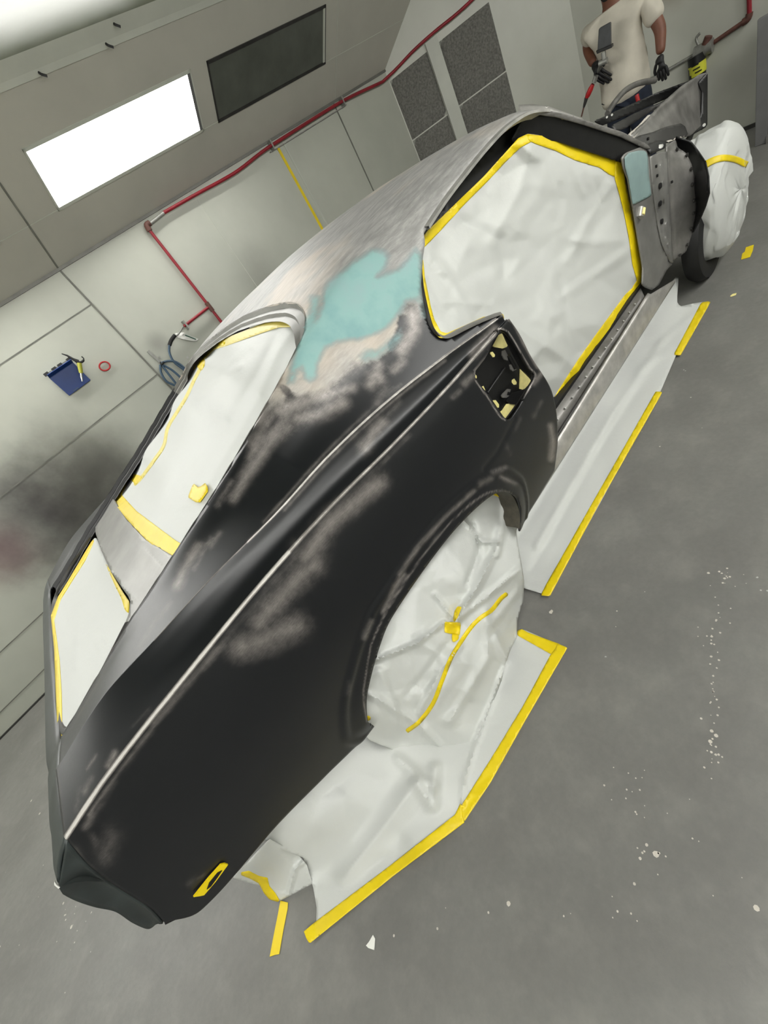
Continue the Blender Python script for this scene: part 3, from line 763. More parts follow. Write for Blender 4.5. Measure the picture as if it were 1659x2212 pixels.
zC = smooth_keys([(-.60, .885), (-.22, 1.02), (.138, 1.13), (.45, 1.22), (.6, 1.262), (.7, 1.284), (.77, 1.297), (.95, 1.324), (1.1, 1.341), (1.4, 1.362), (1.7, 1.362), (1.86, 1.345), (1.97, 1.32), (2.03, 1.30)])
zR = smooth_keys([(1.05, 1.208), (1.12, 1.226), (1.25, 1.253), (1.377, 1.272), (1.52, 1.290), (1.667, 1.300), (1.80, 1.293), (1.9, 1.27), (1.97, 1.245), (2.03, 1.215)])
fr = [(-.6, .5), (0, .5), (.3, .56), (.5, .63), (.8, .72), (1.0, .76), (1.05, .765)]
xs = np.concatenate([np.linspace(L6[0, 0], 1.15, 230), np.linspace(1.158, 2.02, 90)])
o6 = L6[np.argsort(L6[:, 0])]
Urows = []
for x in xs:
    if x <= 1.10: a = np.array([x, ix(x, o6[:, [0, 1]]), ix(x, o6[:, [0, 2]])])
    else: a = np.array([x, .845, .91])
    b = np.array([x, ix(x, yB), ix(x, zB)])
    c = ix(x, zC)
    ry = a[1] + .6 * (b[1] - a[1]) if x < 1.0 else 1.0
    rzA = a[2] + ix(x, fr) * (b[2] - a[2]); rzB = ix(x, zR); k = np.clip((x - .95) / .15, 0, 1); k = k * k * (3 - 2 * k)
    r = np.array([x, ry, rzA * (1 - k) + rzB * k])
    s_ = a + (r - a) * .5 + np.array([0, .012 if x > .3 else .004, 0]) * (1 if x > .3 else 1)
    row = list(catmull([a, s_, r, b, [x, 1.35, b[2] + .685 * (c - b[2])], [x, YC, c]], 70))
    # denser near the near side
    Urows.append(row)
U = np.array(Urows); nu, mu = U.shape[:2]
U = refine(U, 0, (.004, .0022)); nu, mu = U.shape[:2]
full = np.concatenate([U, mirror(U.reshape(-1, 3)).reshape(nu, mu, 3)[:, ::-1][:, 1:]], axis=1)
nf, mf = full.shape[:2]
Vf = full.reshape(-1, 3).copy(); Vf[:, 2] += np.random.RandomState(3).randn(len(Vf)) * 0
WIN = [(915, 503, 1.0), (912, 530, 1.0), (911, 560, .985), (914, 610, .955), (921, 650, .935), (933, 697, .905), (943, 718, .89), (955, 729, .88), (968, 731, .877), (985, 724, .872), (1000, 716, .868), (1040, 697, .856), (1085, 679, .845)]
WINp = [tuple(on(u, v, y=y)[[0, 2]]) for u, v, y in WIN]
win = WINp + [(1.3, .4), (2.6, .4), (2.6, 1.0)] + [(x, ix(x, zR)) for x in (2.03, 1.97, 1.9, 1.80, 1.667, 1.52, 1.377, 1.25)]
edge = [(-1, 1.12)] + [(x, ix(x, yB) + .002) for x in (-.516, -.38, -.22, -.15, 0, .15, .3, .45, .55)] + [(.60, 1.053), (.64, 1.075), (.68, 1.12), (.715, 1.19), (.75, 1.31), (.768, 1.47), (.772, 1.67)]
bedge = edge + [(x, 2 * YC - y) for x, y in edge[::-1]][1:]
T1 = lambda q: inpoly(q[:, :2], win)
dd0 = np.c_[Vf[:, 0], Vf[:, 2]]
Vc, Fc, Pc, _ = cut(Vf, gridtris(nf, mf), dd0, lambda q: inpoly(q, win))
Vc, Fc, Pc, _ = cut(Vc, Fc, Vc[:, :2], lambda q: inpoly(q, bedge))
rf = mesh('roof_panel', Vc, Fc, 'body', car, True, 30, thick=.006); paint(rf); rf['label'] = 'bare steel roof and pillars with filler patches'
# ---- edge returns: a folded strip along a 3-D line
def strip(name, line, offs, mat, parent=car, n=None, thick=.0, lab=None):
    L = np.array(line); L = catmull(L, n) if n else L
    V = []; k = len(offs)
    for p in L: V += [p + np.array(o, float) for o in offs]
    Fc = [(i * k + j, (i + 1) * k + j, (i + 1) * k + j + 1, i * k + j + 1) for i in range(len(L) - 1) for j in range(k - 1)]
    o = mesh(name, V, Fc, mat, parent, True, 35, thick=thick)
    if lab: o['label'] = lab
    return o
# rail under the roof edge: drip rail with a bright lip
rail = [(x, 1.0 + .0, ix(x, zR)) for x in np.linspace(1.13, 1.95, 30)]
strip('drip_rail', rail, [(0, .004, .006), (0, -.014, .002), (0, -.014, -.006), (0, .006, -.004), (0, .02, -.012)], 'steel', lab='bright rolled roof rail')
strip('drip_rail', mirror(rail), [(0, -.004, .006), (0, .014, .002), (0, .014, -.006), (0, -.006, -.004), (0, -.02, -.012)], 'steel')
pw = [on(u, v, y=y) for u, v, y in WIN]
strip('window_flange', pw, [(0, -.001, 0), (.012, .012, .004), (.012, .035, .004)], 'steel_dark', n=50)
# rear window channel
def zsurf(x, y):
    i = int(np.argmin(np.abs(U[:, 0, 0] - x))); r_ = U[i]; return float(np.interp(y, r_[:, 1], r_[:, 2]))
bl = []
for x, y in np.array(catmull(np.array(edge[1:]), 90)):
    if x < -.5: continue
    bl.append((x, y, zsurf(x, y)))
bl = np.array(bl)
def chan(side):
    out = []
    for i, p in enumerate(bl):
        d = bl[min(i + 1, len(bl) - 1)] - bl[max(i - 1, 0)]; nn = np.array([-abs(d[1]), abs(d[0]), 0]); nn /= np.linalg.norm(nn) + 1e-9
        out.append([p + [0, 0, .001], p + nn * .006 + [0, 0, -.014], p + nn * .030 + [0, 0, -.016], p + nn * .034 + [0, 0, -.026], p + nn * .058 + [0, 0, -.028]])
    V = np.array(out).reshape(-1, 3)
    if side: V = mirror(V)
    k = 5; Fc = [(i * k + j, (i + 1) * k + j, (i + 1) * k + j + 1, i * k + j + 1) for i in range(len(bl) - 1) for j in range(k - 1)]
    return V, Fc
front = [i for i in range(len(bl)) if bl[i][0] > .5]
for sd in (0, 1):
    V_, F_ = chan(sd)
    cutx = 5 * front[0]
    top = [f for f in F_ if min(f) >= cutx]; low = [f for f in F_ if min(f) < cutx]
    def compact(V, Fs):
        us = sorted({i for f in Fs for i in f}); mp = {a: i for i, a in enumerate(us)}; return [V[i] for i in us], [tuple(mp[i] for i in f) for f in Fs]
    o = mesh('window_channel', *compact(V_, top), 'gutter', car, True, 35); o['label'] = 'grey stepped channel above the back window'
    o = mesh('window_channel', *compact(V_, low), 'steel' if sd == 0 else 'black', car, True, 35)
    o['label'] = 'dark channel down the side of back window'
# ---- tail
def curve(P, n): return catmull([P3(p) for p in P], n)
e1 = np.array([L4[0], L3b[0], L3[0], L2[0], L1[0], L0[0]])
e1 = catmull(e1, 40)
e2 = curve([(125, 1915, .872), (134, 1927, .88), (160, 1938, .895), (205, 1953, .90), (250, 1963, .902), (290, 1988, .902), (322, 2000, .895), (345, 1993, .868)], 40)
em = (e1 + e2) / 2 + np.array([.016, .006, .0]) * np.sin(np.linspace(0, PI, 40))[:, None]
rows_ = [catmull([a, b, c], 9) for a, b, c in zip(e1, em, e2)]
Vt = np.array(rows_).reshape(-1, 3)
o = mesh('tail_end_cap', Vt, gridtris(40, 9), 'tail_primer', car, True, 40, thick=.006)
o['label'] = 'mottled dark end cap at the rear corner'
mesh('tail_end_cap', mirror(Vt), [f[::-1] for f in gridtris(40, 9)], 'black', car, True, 40, thick=.006)
ridge = np.array([L4[0], L5[0], L5b[0], L6[0]] + [p for p in U[0] if L6[0][1] + .004 < p[1] < 1.115] + [[-.522, 1.125, .894], [-.528, 1.16, .888], [-.530, 1.25, .885], [-.535, 1.67, .885]])
def lerpline(P, n):
    P = np.array(P, float); d = np.r_[0, np.cumsum(np.linalg.norm(np.diff(P, axis=0), axis=1))]; t_ = np.linspace(0, d[-1], n); return np.c_[[np.interp(t_, d, P[:, k]) for k in range(3)]].T
rh = lerpline(ridge, 60); rh = np.concatenate([rh, mirror(rh[:-1])[::-1]])
lipz = .85
lip = [on(125, 1915, y=.872), on(114, 1850, z=.835), on(110, 1800, z=.848), on(105, 1690, z=lipz), on(100, 1640, z=lipz), on(98, 1500, z=lipz), on(98, 1430, z=lipz)]
lip = np.array(lip + [[-.602, YC, lipz]]); lip = lip[lip[:, 1] < YC + .001]; lip = lip[np.argsort(lip[:, 1])]
lh = catmull(lip, 60); lh = np.concatenate([lh, mirror(lh[:-1])[::-1]])
rr = []
for a, b in zip(rh, lh): rr.append(catmull([a, a + (b - a) * .45 + [0, 0, .006], a + (b - a) * .85 + [0, 0, .004], b, b + np.array([.012, 0, -.03]), b + np.array([.03, 0, -.18]), b + np.array([.02, 0, -.38])], 26))
Vt = np.array(rr).reshape(-1, 3)
o = mesh('tail_panel', Vt, gridtris(len(rh), 26), 'tail_primer', car, True, 40, thick=.006)
# trunk gutter rails around the opening
gl = [(-.235, 1.15, .962), (-.36, 1.13, .925), (-.49, 1.14, .885), (-.515, 1.25, .878), (-.515, 1.67, .878), (-.515, 2.0, .878), (-.49, 2.12, .885), (-.40, 2.17, .915), (-.235, 2.175, .955)]
strip('trunk_gutter', gl, [(-.0, 0, .004), (-.008, 0, .010), (-.02, 0, .006), (-.03, 0, -.004)], 'dark_grey', n=90, lab='dark gutter around trunk opening')
tf = catmull([on(u, v, y=y) for u, v, y in ((98, 1690, 1.08), (97, 1640, 1.18))], 5)
# rear valance corner tab below the notch
B().prism([on(345, 1968, y=.868), on(357, 1998, y=.872), on(385, 1984, y=.872), on(432, 1958, y=.872), on(420, 1950, y=.872), on(385, 1960, y=.872), on(356, 1977, y=.872)], (0, .012, 0)).build('valance_tab', 'black', car, smooth=False)
B().prism([on(347, 1967, y=.860), on(354, 1977, y=.860), on(356, 1990, y=.860), on(352, 1985, y=.860), on(350, 1977, y=.860), on(341, 1970, y=.860)], (0, .004, 0)).build('white_sealer', 'white', car, smooth=False)['label'] = 'white sealer at the rear notch'
B().prism([on(118, 1905, y=.866), on(122, 1912, y=.866), on(130, 1917, y=.866), on(126, 1920, y=.866), on(117, 1912, y=.866)], (0, .004, 0)).build('white_sealer', 'white', car, smooth=False)
# side marker cut-out masked with tape
mk = [on(u, v, y=.846) for u, v in ((418, 1938), (432, 1936), (441, 1934), (466, 1905), (493, 1868), (486, 1866), (477, 1868), (450, 1898))]
B().prism(mk, (0, .004, 0)).build('side_marker_tape', 'tape', car, smooth=False)['label'] = 'yellow tape over the side marker hole'
mk = [on(u, v, y=.844) for u, v in ((447, 1922), (452, 1908), (470, 1886), (480, 1881), (470, 1896), (456, 1915))]
B().prism(mk, (0, .002, 0)).build('side_marker_slot', 'black_in', car, smooth=False)
# ---- recess in the quarter, with its slots, brackets and masked holes
sc = np.array(scoop3)
Vr = []; k = len(sc)
cen = sc.mean(0)
for f, dyy in ((1.0, .0), (.995, .006), (1.01, .007)):
    for p in sc: q_ = cen + (p - cen) * f; Vr.append([q_[0], q_[1] + dyy + .0, q_[2]])
Fr = [(l * k + i, l * k + (i + 1) % k, (l + 1) * k + (i + 1) % k, (l + 1) * k + i) for l in range(2) for i in range(k)]
mesh('recess_rim', Vr, Fr, 'black', car, True, 40)
ys_ = .872
def pr(P, y, d, name, mat, lab=None):
    o = B().prism([on(u, v, y=y) for u, v in P], (0, d, 0)).build(name, mat, car, smooth=False)
    if lab: o['label'] = lab
    return o
c3 = lambda P: [(950 + x / 4.423, 650 + y / 4.423) for x, y in P]
pr([(1075, 690), (1110, 710), (1165, 800), (1165, 830), (1100, 920), (1070, 915), (1010, 830), (1010, 800), (1060, 720)], ys_, .01, 'recess_panel', 'black_in')
for P in ([(485, 490), (505, 485), (528, 515), (524, 535), (508, 538), (484, 505)], [(330, 695), (352, 715), (354, 735), (338, 752), (322, 745), (318, 715)], [(403, 820), (418, 812), (434, 850), (432, 880), (415, 882), (403, 850)], [(508, 950), (535, 948), (567, 990), (566, 1018), (545, 1022), (512, 978)], [(690, 755), (712, 742), (736, 778), (732, 798), (708, 802), (690, 780)]):
    pr(c3(P), ys_ - .002, .002, 'masked_slot', 'tape_cream', 'cream tape over a slot')
for P in ([(560, 330), (590, 312), (618, 330), (660, 405), (640, 440), (600, 455), (520, 440), (500, 425)], [(770, 650), (800, 665), (870, 760), (850, 800), (800, 850), (765, 840)], [(640, 985), (700, 975), (722, 990), (640, 1115), (600, 1136), (570, 1120), (553, 1080), (600, 1045)]):
    pr(c3(P), ys_ - .004, .003, 'masked_corner', 'tape_cream', 'cream tape over a corner hole')
for P in ([(505, 940), (560, 935), (600, 1000), (600, 1040), (560, 1060), (500, 985)], [(690, 740), (740, 740), (760, 800), (740, 830), (700, 820), (672, 780)]):
    pr(c3(P), ys_ - .001, .001, 'slot_surround', 'black')
for P in ([(600, 480), (625, 468), (650, 520), (650, 570), (620, 560), (600, 520)], [(670, 610), (700, 600), (735, 655), (700, 672), (680, 655)], [(592, 905), (600, 890), (650, 840), (680, 845), (672, 872), (650, 868), (640, 900), (665, 905), (640, 925), (600, 925)]):
    pr(c3(P), ys_ - .016, .004, 'bracket', 'steel_dark', 'bare steel bracket')
B().tube([on(*c3([(455, 880)])[0], y=ys_ - .004), on(*c3([(620, 640)])[0], y=ys_ - .004)], .004).build('recess_rib', 'black', car)
B().tube([on(*c3([(655, 520)])[0], y=ys_ - .018), on(*c3([(720, 640)])[0], y=ys_ - .018)], .007).build('hinge_rod', 'black', car)
pr(c3([(690, 880), (760, 860), (830, 835), (730, 990), (680, 985), (640, 960)]), ys_ - .008, .004, 'recess_flange', 'black')
pr(c3([(600, 290), (650, 300), (760, 480), (880, 690), (870, 740), (780, 650), (690, 480), (640, 380)]), .835, .005, 'recess_flange', 'black')
# ---- wheel arch return
strip('wheel_arch_lip', [p + [0, -.010, 0] for p in arc3], [(0, 0, 0), (0, .012, .002), (0, .05, -.002), (.0, .10, .004)], 'arch_lip', lab='raw inner lip of the wheel arch')
# ---- rocker panel
def L(a, b, y): return on(*a, y=y), on(*b, y=y)
lines = [L((1172, 1058), (1456, 611), .885), L((1176, 1044), (1457, 604), .880), L((1222, 938), (1404, 636), .885), L((1212, 933), (1398, 634), .893), L((1207, 928), (1392, 640), .905), L((1200, 912), (1388, 632), .925), L((1190, 900), (1384, 622), .950), L((1188, 890), (1382, 616), .965)]
lines = [(a + (a - b) * .10, b) for a, b in lines]
def rocker(name, ids, mat, lab=None):
    V = []; n = 24
    for t in np.linspace(0, 1, n):
        for i in ids: V.append(lines[i][0] + (lines[i][1] - lines[i][0]) * t)
    k = len(ids); o = mesh(name, V, [(i * k + j, (i + 1) * k + j, (i + 1) * k + j + 1, i * k + j + 1) for i in range(n - 1) for j in range(k - 1)], mat, car, True, 20, thick=.004)
    if lab: o['label'] = lab
rocker('rocker_panel', [0, 1, 2, 3], 'steel', 'bare steel rocker panel'); rocker('sill_groove', [3, 4], 'dark_grey'); rocker('sill_plate', [4, 5, 6, 7], 'steel_dark', 'scuffed steel sill plate')
for i in range(14):
    t_ = .04 + i * .066; p = lines[5][0] + (lines[5][1] - lines[5][0]) * t_ + [0, -.002, .002]
    B().tube([p, p + [0, -.003, .003]], .0045, 10).build('sill_rivet', 'galv', car)
# underside
B().box((-.35, .95, .30), (2.5, 2.4, .34)).build('underbody_light_block', 'black_in', car, smooth=False)  # unseen black slab added under the body to block light
B().box((2.5, 1.05, .24), (3.75, 2.3, .28)).build('engine_bay_light_block', 'black_in', car, smooth=False)  # unseen slab added below the engine bay to deepen the shadow
B().box((2.5, 1.02, .30), (2.54, 2.3, .98)).build('firewall', 'black_in', car, smooth=False)

# ---- front structure on the near side: pillar, kick panel, wheelhouse, apron, radiator support
def part(name, P, ctrl, mat, lab=None, thick=.006, folds=(), off=0, cell=4, extra=None):
    o = Sheet(ctrl, folds=folds).piece(name, P, mat, car, cell=cell, thick=thick, off=off, extra=extra)
    if lab: o['label'] = lab
    return o
z2 = lambda P: [(1280 + x / 4.377, 240 + y / 4.377) for x, y in P]
pc = [(1345, 345, 'y', .935), (1400, 320, 'y', .93), (1385, 625, 'y', .925), (1460, 590, 'y', .90), (1425, 470, 'y', .925), (1450, 310, 'y', .925), (1500, 330, 'y', .85), (1505, 440, 'y', .83), (1480, 560, 'y', .86), (1360, 450, 'y', .94)]
part('hinge_pillar', z2([(270, 440), (300, 400), (480, 330), (530, 345), (545, 430), (560, 700), (600, 1000), (640, 1200), (730, 1430), (760, 1440), (700, 1500), (620, 1650), (560, 1690), (500, 1670), (465, 1640), (470, 1480), (420, 1180), (370, 870), (330, 640), (290, 540)]), pc, 'steel_mid', 'bare steel hinge pillar', folds=[(z2([(550, 430), (560, 700), (600, 1000), (700, 1400)]), 5, .012), (z2([(385, 880), (560, 800)]), 4, .006)])
part('filler_patch', z2([(300, 440), (340, 395), (430, 375), (500, 375), (522, 430), (530, 600), (556, 800), (380, 890), (365, 800), (340, 640), (310, 540)]), pc, 'filler', 'blue-grey filler on the hinge pillar', off=.016, thick=.002)
part('kick_panel', z2([(540, 430), (600, 400), (700, 380), (760, 1440), (730, 1430), (650, 1250), (600, 1000), (560, 700)]), pc, 'steel_mid', folds=[(z2([(630, 390), (650, 600), (685, 900), (700, 1200), (750, 1430)]), 5, .02), (z2([(545, 430), (570, 760), (620, 1100), (700, 1400)]), 4, .01)], off=.010)
part('wheelhouse_panel', z2([(690, 330), (780, 270), (800, 350), (880, 400), (930, 500), (965, 650), (985, 850), (975, 1000), (940, 1150), (880, 1330), (760, 1420), (740, 1300), (715, 1000), (700, 700), (690, 450)]), pc, 'steel_dark', 'curved grey wheelhouse panel with weld spots', off=.001, folds=[(z2([(720, 380), (730, 700), (740, 1000), (770, 1350)]), 6, -.012)])
part('inner_wheelhouse', z2([(780, 240), (930, 290), (1000, 380), (1070, 480), (1100, 620), (1105, 780), (1070, 900), (1010, 1040), (930, 1190), (960, 1000), (980, 850), (960, 650), (920, 480), (860, 380), (790, 350)]), [(1460, 300, 'y', .93), (1530, 400, 'y', .735), (1495, 512, 'y', .84), (1500, 330, 'y', .86), (1502, 440, 'y', .84)], 'black_in', 'black inner wheel arch')
for (x, y) in ((640, 705), (640, 873), (655, 1043), (602, 522), (612, 610), (750, 670), (525, 262)):
    u, v = z2([(x, y)])[0]; p = Sheet(pc).at([(u, v)], .024)[0]; r_ = .012 if x in (640, 655) else .006
    B().tube([p + [0, .004, 0], p + [0, -.004, 0]], r_, 12).build('bolt_hole', 'black', car)
shp = Sheet(pc)
for (x, y) in ((800, 362), (895, 412), (935, 545), (945, 693), (960, 845), (958, 965), (935, 1110), (900, 1262), (828, 1362)):
    u, v = z2([(x, y)])[0]; p = shp.at([(u, v)], .016)[0]; B().tube([p + [0, .003, 0], p + [0, -.004, 0]], .008, 12).build('spot_weld', 'dark_grey', car)
p = shp.at([z2([(440, 960)])[0]], .008)[0]
B().tube([p + [.016, 0, .012], p + [-.012, 0, -.018]], .02, 16).build('striker_boss', 'steel', car)
B().tube([p + [.012, -.016, .008], p + [-.008, -.016, -.012]], .010, 12).build('masked_hole', 'tape_cream', car)
ac = [(1366, 300, 'y', .99), (1400, 325, 'y', .93), (1490, 300, 'y', .96), (1525, 160, 'y', 1.03), (1515, 270, 'y', 1.0), (1440, 250, 'y', 1.0)]
part('fender_apron', z2([(330, 240), (470, 120), (640, -60), (830, -230), (1010, -345), (1085, -365), (1060, -250), (1040, 0), (1020, 140), (930, 230), (800, 260), (640, 280), (480, 310), (400, 280)]), ac, 'steel_dark', 'dented bare steel inner fender', folds=[(z2([(380, 230), (640, -30), (1000, -330)]), 6, .02), (z2([(560, 240), (700, 60), (850, -100)]), 10, .012), (z2([(870, -120), (930, 60), (900, 220)]), 9, .015)])
part('shock_tower', z2([(340, 290), (430, 240), (560, 205), (700, 150), (830, 120), (870, 150), (900, 230), (780, 290), (690, 300), (620, 290), (470, 345)]), ac, 'dark_grey', 'dark shock tower top', off=.02)
part('tower_hole', z2([(675, 175), (700, 160), (740, 145), (770, 150), (750, 168), (700, 182)]), ac, 'black_in', off=.027, thick=.001)
part('cowl_side', z2([(470, 360), (480, 330), (620, 290), (690, 300), (685, 350), (600, 385), (545, 410), (530, 375)]), ac, 'black', 'black cowl side bracket', off=.024)
part('cowl_tab', z2([(615, 325), (665, 315), (668, 345), (625, 362)]), ac, 'white', 'bright square tab', off=.03)
part('seam_sealer', z2([(690, 290), (800, 250), (905, 228), (905, 238), (800, 265), (695, 305)]), ac, 'sealer', off=.026)
part('seam_sealer', z2([(330, 225), (420, 150), (520, 40), (560, 30), (480, 150), (390, 260), (340, 250)]), ac, 'sealer', off=.008, thick=.003)
rs_ = [(1505, 172, 'x', 3.66), (1528, 158, 'x', 3.70), (1524, 275, 'x', 3.62), (1497, 290, 'x', 3.5), (1480, 310, 'x', 3.4)]
part('radiator_support', [(1507, 178), (1530, 154), (1528, 160), (1527, 270), (1523, 276), (1498, 290), (1490, 312), (1478, 305), (1488, 290), (1503, 270), (1514, 245), (1516, 200)], rs_, 'black', 'black radiator support edge')
B().tube([on(1521, 270, x=3.62), on(1521, 270, x=3.60)], .008).build('bolt_hole', 'white', car)
# far apron rail seen behind the pillar, and the windscreen opening edge
rl = [(1284, 262, 'y', 1.5), (1400, 215, 'y', 1.42), (1510, 170, 'y', 1.15), (1400, 235, 'y', 1.42), (1300, 275, 'y', 1.5), (1330, 285, 'y', 1.45)]
part('fender_rail', [(1283, 262), (1330, 240), (1420, 200), (1480, 178), (1516, 163), (1512, 180), (1470, 200), (1420, 222), (1370, 243), (1300, 272)], rl, 'black', 'black far-side engine bay rail')
part('fender_rail', [(1320, 272), (1370, 245), (1420, 224), (1470, 200), (1465, 208), (1400, 245), (1350, 278), (1330, 284)], rl, 'dark_grey')
B().tube(catmull([on(u, v, y=1.5) for u, v in ((1312, 246), (1325, 225), (1350, 196), (1380, 180), (1415, 174))], 16), .017).build('hood_bracket', 'steel_dark', car)
for u, v in ((1311, 253), (1322, 248)): B().tube([on(u, v, y=1.44), on(u, v, y=1.435)], .006).build('bolt_hole', 'white', car)
# A-pillar
pa = [(1130, 260, 'y', 1.03), (1200, 262, 'y', 1.0), (1395, 315, 'y', .93), (1340, 345, 'y', .955), (1150, 300, 'y', 1.04)]
part('pillar_inner', [(1105, 300), (1125, 262), (1150, 248), (1200, 250), (1260, 266), (1345, 292), (1398, 318), (1395, 330), (1345, 352), (1200, 305), (1130, 300), (1110, 312)], pa, 'black', 'black inner face of windscreen pillar')
part('windscreen_pillar', [(1140, 247), (1163, 241), (1190, 240), (1215, 245), (1260, 259), (1342, 285), (1398, 313), (1405, 323), (1395, 322), (1340, 296), (1258, 269), (1200, 253), (1165, 248)], pa, 'steel_dark', 'bare steel windscreen pillar', off=.02)
part('windscreen_header', [(1118, 229), (1150, 227), (1185, 232), (1258, 258), (1262, 264), (1190, 243), (1160, 243), (1125, 250)], [(1130, 235, 'y', 1.06), (1185, 235, 'y', 1.04), (1260, 262, 'y', 1.0), (1150, 245, 'y', 1.03)], 'steel')
# ---- filler panel behind the back window
def dz_(x, y): return ix(x, zB) - .028 + .030 * (1 - ((y - YC) / .6) ** 2)
dc = [(x, y, dz_(x, y)) for x in (-.26, -.15, -.03) for y in (1.08, 1.4, 1.67, 1.94, 2.26)]
part('filler_panel', [(245, 1077), (228, 1082), (207, 1121), (208, 1152), (221, 1191), (240, 1232), (264, 1268), (279, 1288), (284, 1300), (280, 1328), (268, 1358), (300, 1360), (420, 1230), (400, 1195), (380, 1205), (316, 1166), (275, 1123)], dc, 'steel_mid', 'grey steel panel between back window and trunk', folds=[([(236, 1090), (262, 1126), (300, 1170), (352, 1222)], 4, .006), ([(226, 1195), (262, 1250), (300, 1300)], 5, .004)], cell=5)
shd = Sheet(dc)
for i in range(13):
    u, v = catmull(np.array([(214, 1150, 0), (232, 1200, 0), (264, 1249, 0), (296, 1290, 0)], float), 13)[i][:2]
    shd.piece('spot_weld', [(u - 1.5, v - 3), (u + 2, v - 2), (u + 2, v + 3), (u - 1.5, v + 2)], 'sealer', car, cell=3, thick=.001, off=.003)
# far rear corner hardware outside the trunk gutter
part('far_corner_bracket', [(160, 1228), (140, 1240), (126, 1254), (112, 1280), (117, 1287), (130, 1275), (150, 1250)], [(160, 1228, 'y', 2.42), (112, 1280, 'y', 2.42), (130, 1250, 'y', 2.44), (150, 1250, 'y', 2.36)], 'sealer', 'pale sealed bracket at the far rear corner')

# ------------------------------------------------------------------ masking paper
def paper_piece(name, label, sh, outline, loc, tapes=(), cell=6, group=None, thick=.0012):
    t = thing(name, tuple(loc), label, 'masking paper', group)
    sh.piece('paper_sheet', outline, 'paper', t, cell=cell, thick=thick)
    for i, (P, mat) in enumerate(tapes):
        sh.piece('tape', P, mat, t, cell=min(cell, 4), thick=.0008, off=.004 + .0012 * i)
    return t
# side opening
backing = [(915, 520, 'y', 1.07), (1140, 290, 'y', 1.07), (1340, 345, 'y', .985), (1385, 615, 'y', .99), (1190, 890, 'y', .99), (1000, 740, 'y', .98), (1150, 550, 'y', 1.06)]
OP = [(905, 510), (1000, 372), (1090, 268), (1145, 245), (1345, 330), (1375, 480), (1392, 625), (1195, 905), (1150, 910), (1090, 770), (1000, 770), (930, 750), (905, 640)]
o = Sheet(backing).piece('door_opening_backing', OP, 'black_in', car, cell=14, thick=.004); o.name = 'door_opening_liner'; o['label'] = 'black inner edge of the side opening'  # plain black backing sheet behind the door paper
dctrl = [(915, 520, 'y', 1.04), (1140, 295, 'y', 1.035), (1340, 345, 'y', .955), (1375, 480, 'y', .955), (1387, 620, 'y', .955), (1190, 892, 'y', .965), (1290, 750, 'y', .96), (1000, 745, 'y', .925), (930, 690, 'y', .95), (905, 600, 'y', 1.01), (1150, 550, 'y', 1.03), (1250, 430, 'y', 1.01), (1150, 750, 'y', .97), (1080, 400, 'y', 1.045), (1030, 600, 'y', 1.01)]
folds = [([(1150, 310), (1120, 420), (1060, 520)], 22, .016), ([(1180, 330), (1210, 420), (1200, 480)], 18, -.014), ([(1230, 345), (1260, 420)], 14, .012), ([(1270, 355), (1300, 440)], 14, -.012), ([(1320, 400), (1270, 480), (1230, 560)], 20, .02), ([(1360, 540), (1290, 590), (1215, 640)], 18, .018), ([(1375, 610), (1310, 690)], 14, -.012), ([(920, 540), (970, 600), (1020, 690)], 14, .014), ([(1000, 480), (1080, 520), (1090, 600)], 24, -.018), ([(1100, 700), (1200, 760), (1250, 800)], 26, .02), ([(1210, 600), (1230, 720), (1250, 760)], 12, -.012), ([(1340, 520), (1240, 520)], 16, .012), ([(960, 650), (1060, 660)], 12, .01)]
sh = Sheet(dctrl, crump=((95, .019, 4), (46, .012, 5), (22, .0022, 6)), folds=folds)
dout = [(912, 520), (925, 497), (1045, 381), (1119, 299), (1140, 289), (1199, 297), (1339, 341), (1344, 366), (1358, 424), (1371, 487), (1387, 562), (1389, 615), (1373, 642), (1190, 897), (1165, 905), (1100, 800), (1000, 755), (930, 745), (905, 640), (905, 560)]
tp = [([(913, 538), (916, 508), (925, 497), (1045, 381), (1119, 299), (1140, 289), (1152, 291), (1150, 305), (1125, 318), (1090, 352), (1055, 390), (1000, 445), (950, 500)], 'tape'),
      ([(1138, 289), (1199, 297), (1270, 318), (1340, 341), (1344, 366), (1340, 386), (1318, 378), (1296, 362), (1262, 352), (1240, 345), (1200, 325), (1158, 311), (1142, 303)], 'tape'),
      ([(1330, 345), (1341, 342), (1346, 366), (1358, 424), (1371, 487), (1387, 562), (1389, 615), (1377, 640), (1366, 620), (1376, 606), (1366, 570), (1358, 510), (1348, 460), (1338, 420), (1328, 385)], 'tape'),
      ([(1389, 612), (1373, 642), (1300, 745), (1190, 899), (1186, 880), (1205, 845), (1250, 775), (1300, 705), (1350, 637), (1376, 612)], 'tape'),
      ([(908, 560), (914, 560), (918, 600), (930, 660), (938, 690), (952, 716), (965, 720), (1010, 700), (1045, 684), (1062, 684), (1070, 676), (1086, 676), (1090, 690), (1000, 730), (960, 745), (930, 735), (915, 660)], 'tape')]
paper_piece('door_opening_paper', 'large crumpled white masking paper filling the side door opening', sh, dout, (1.7, 1.0, .25), tp, 5)
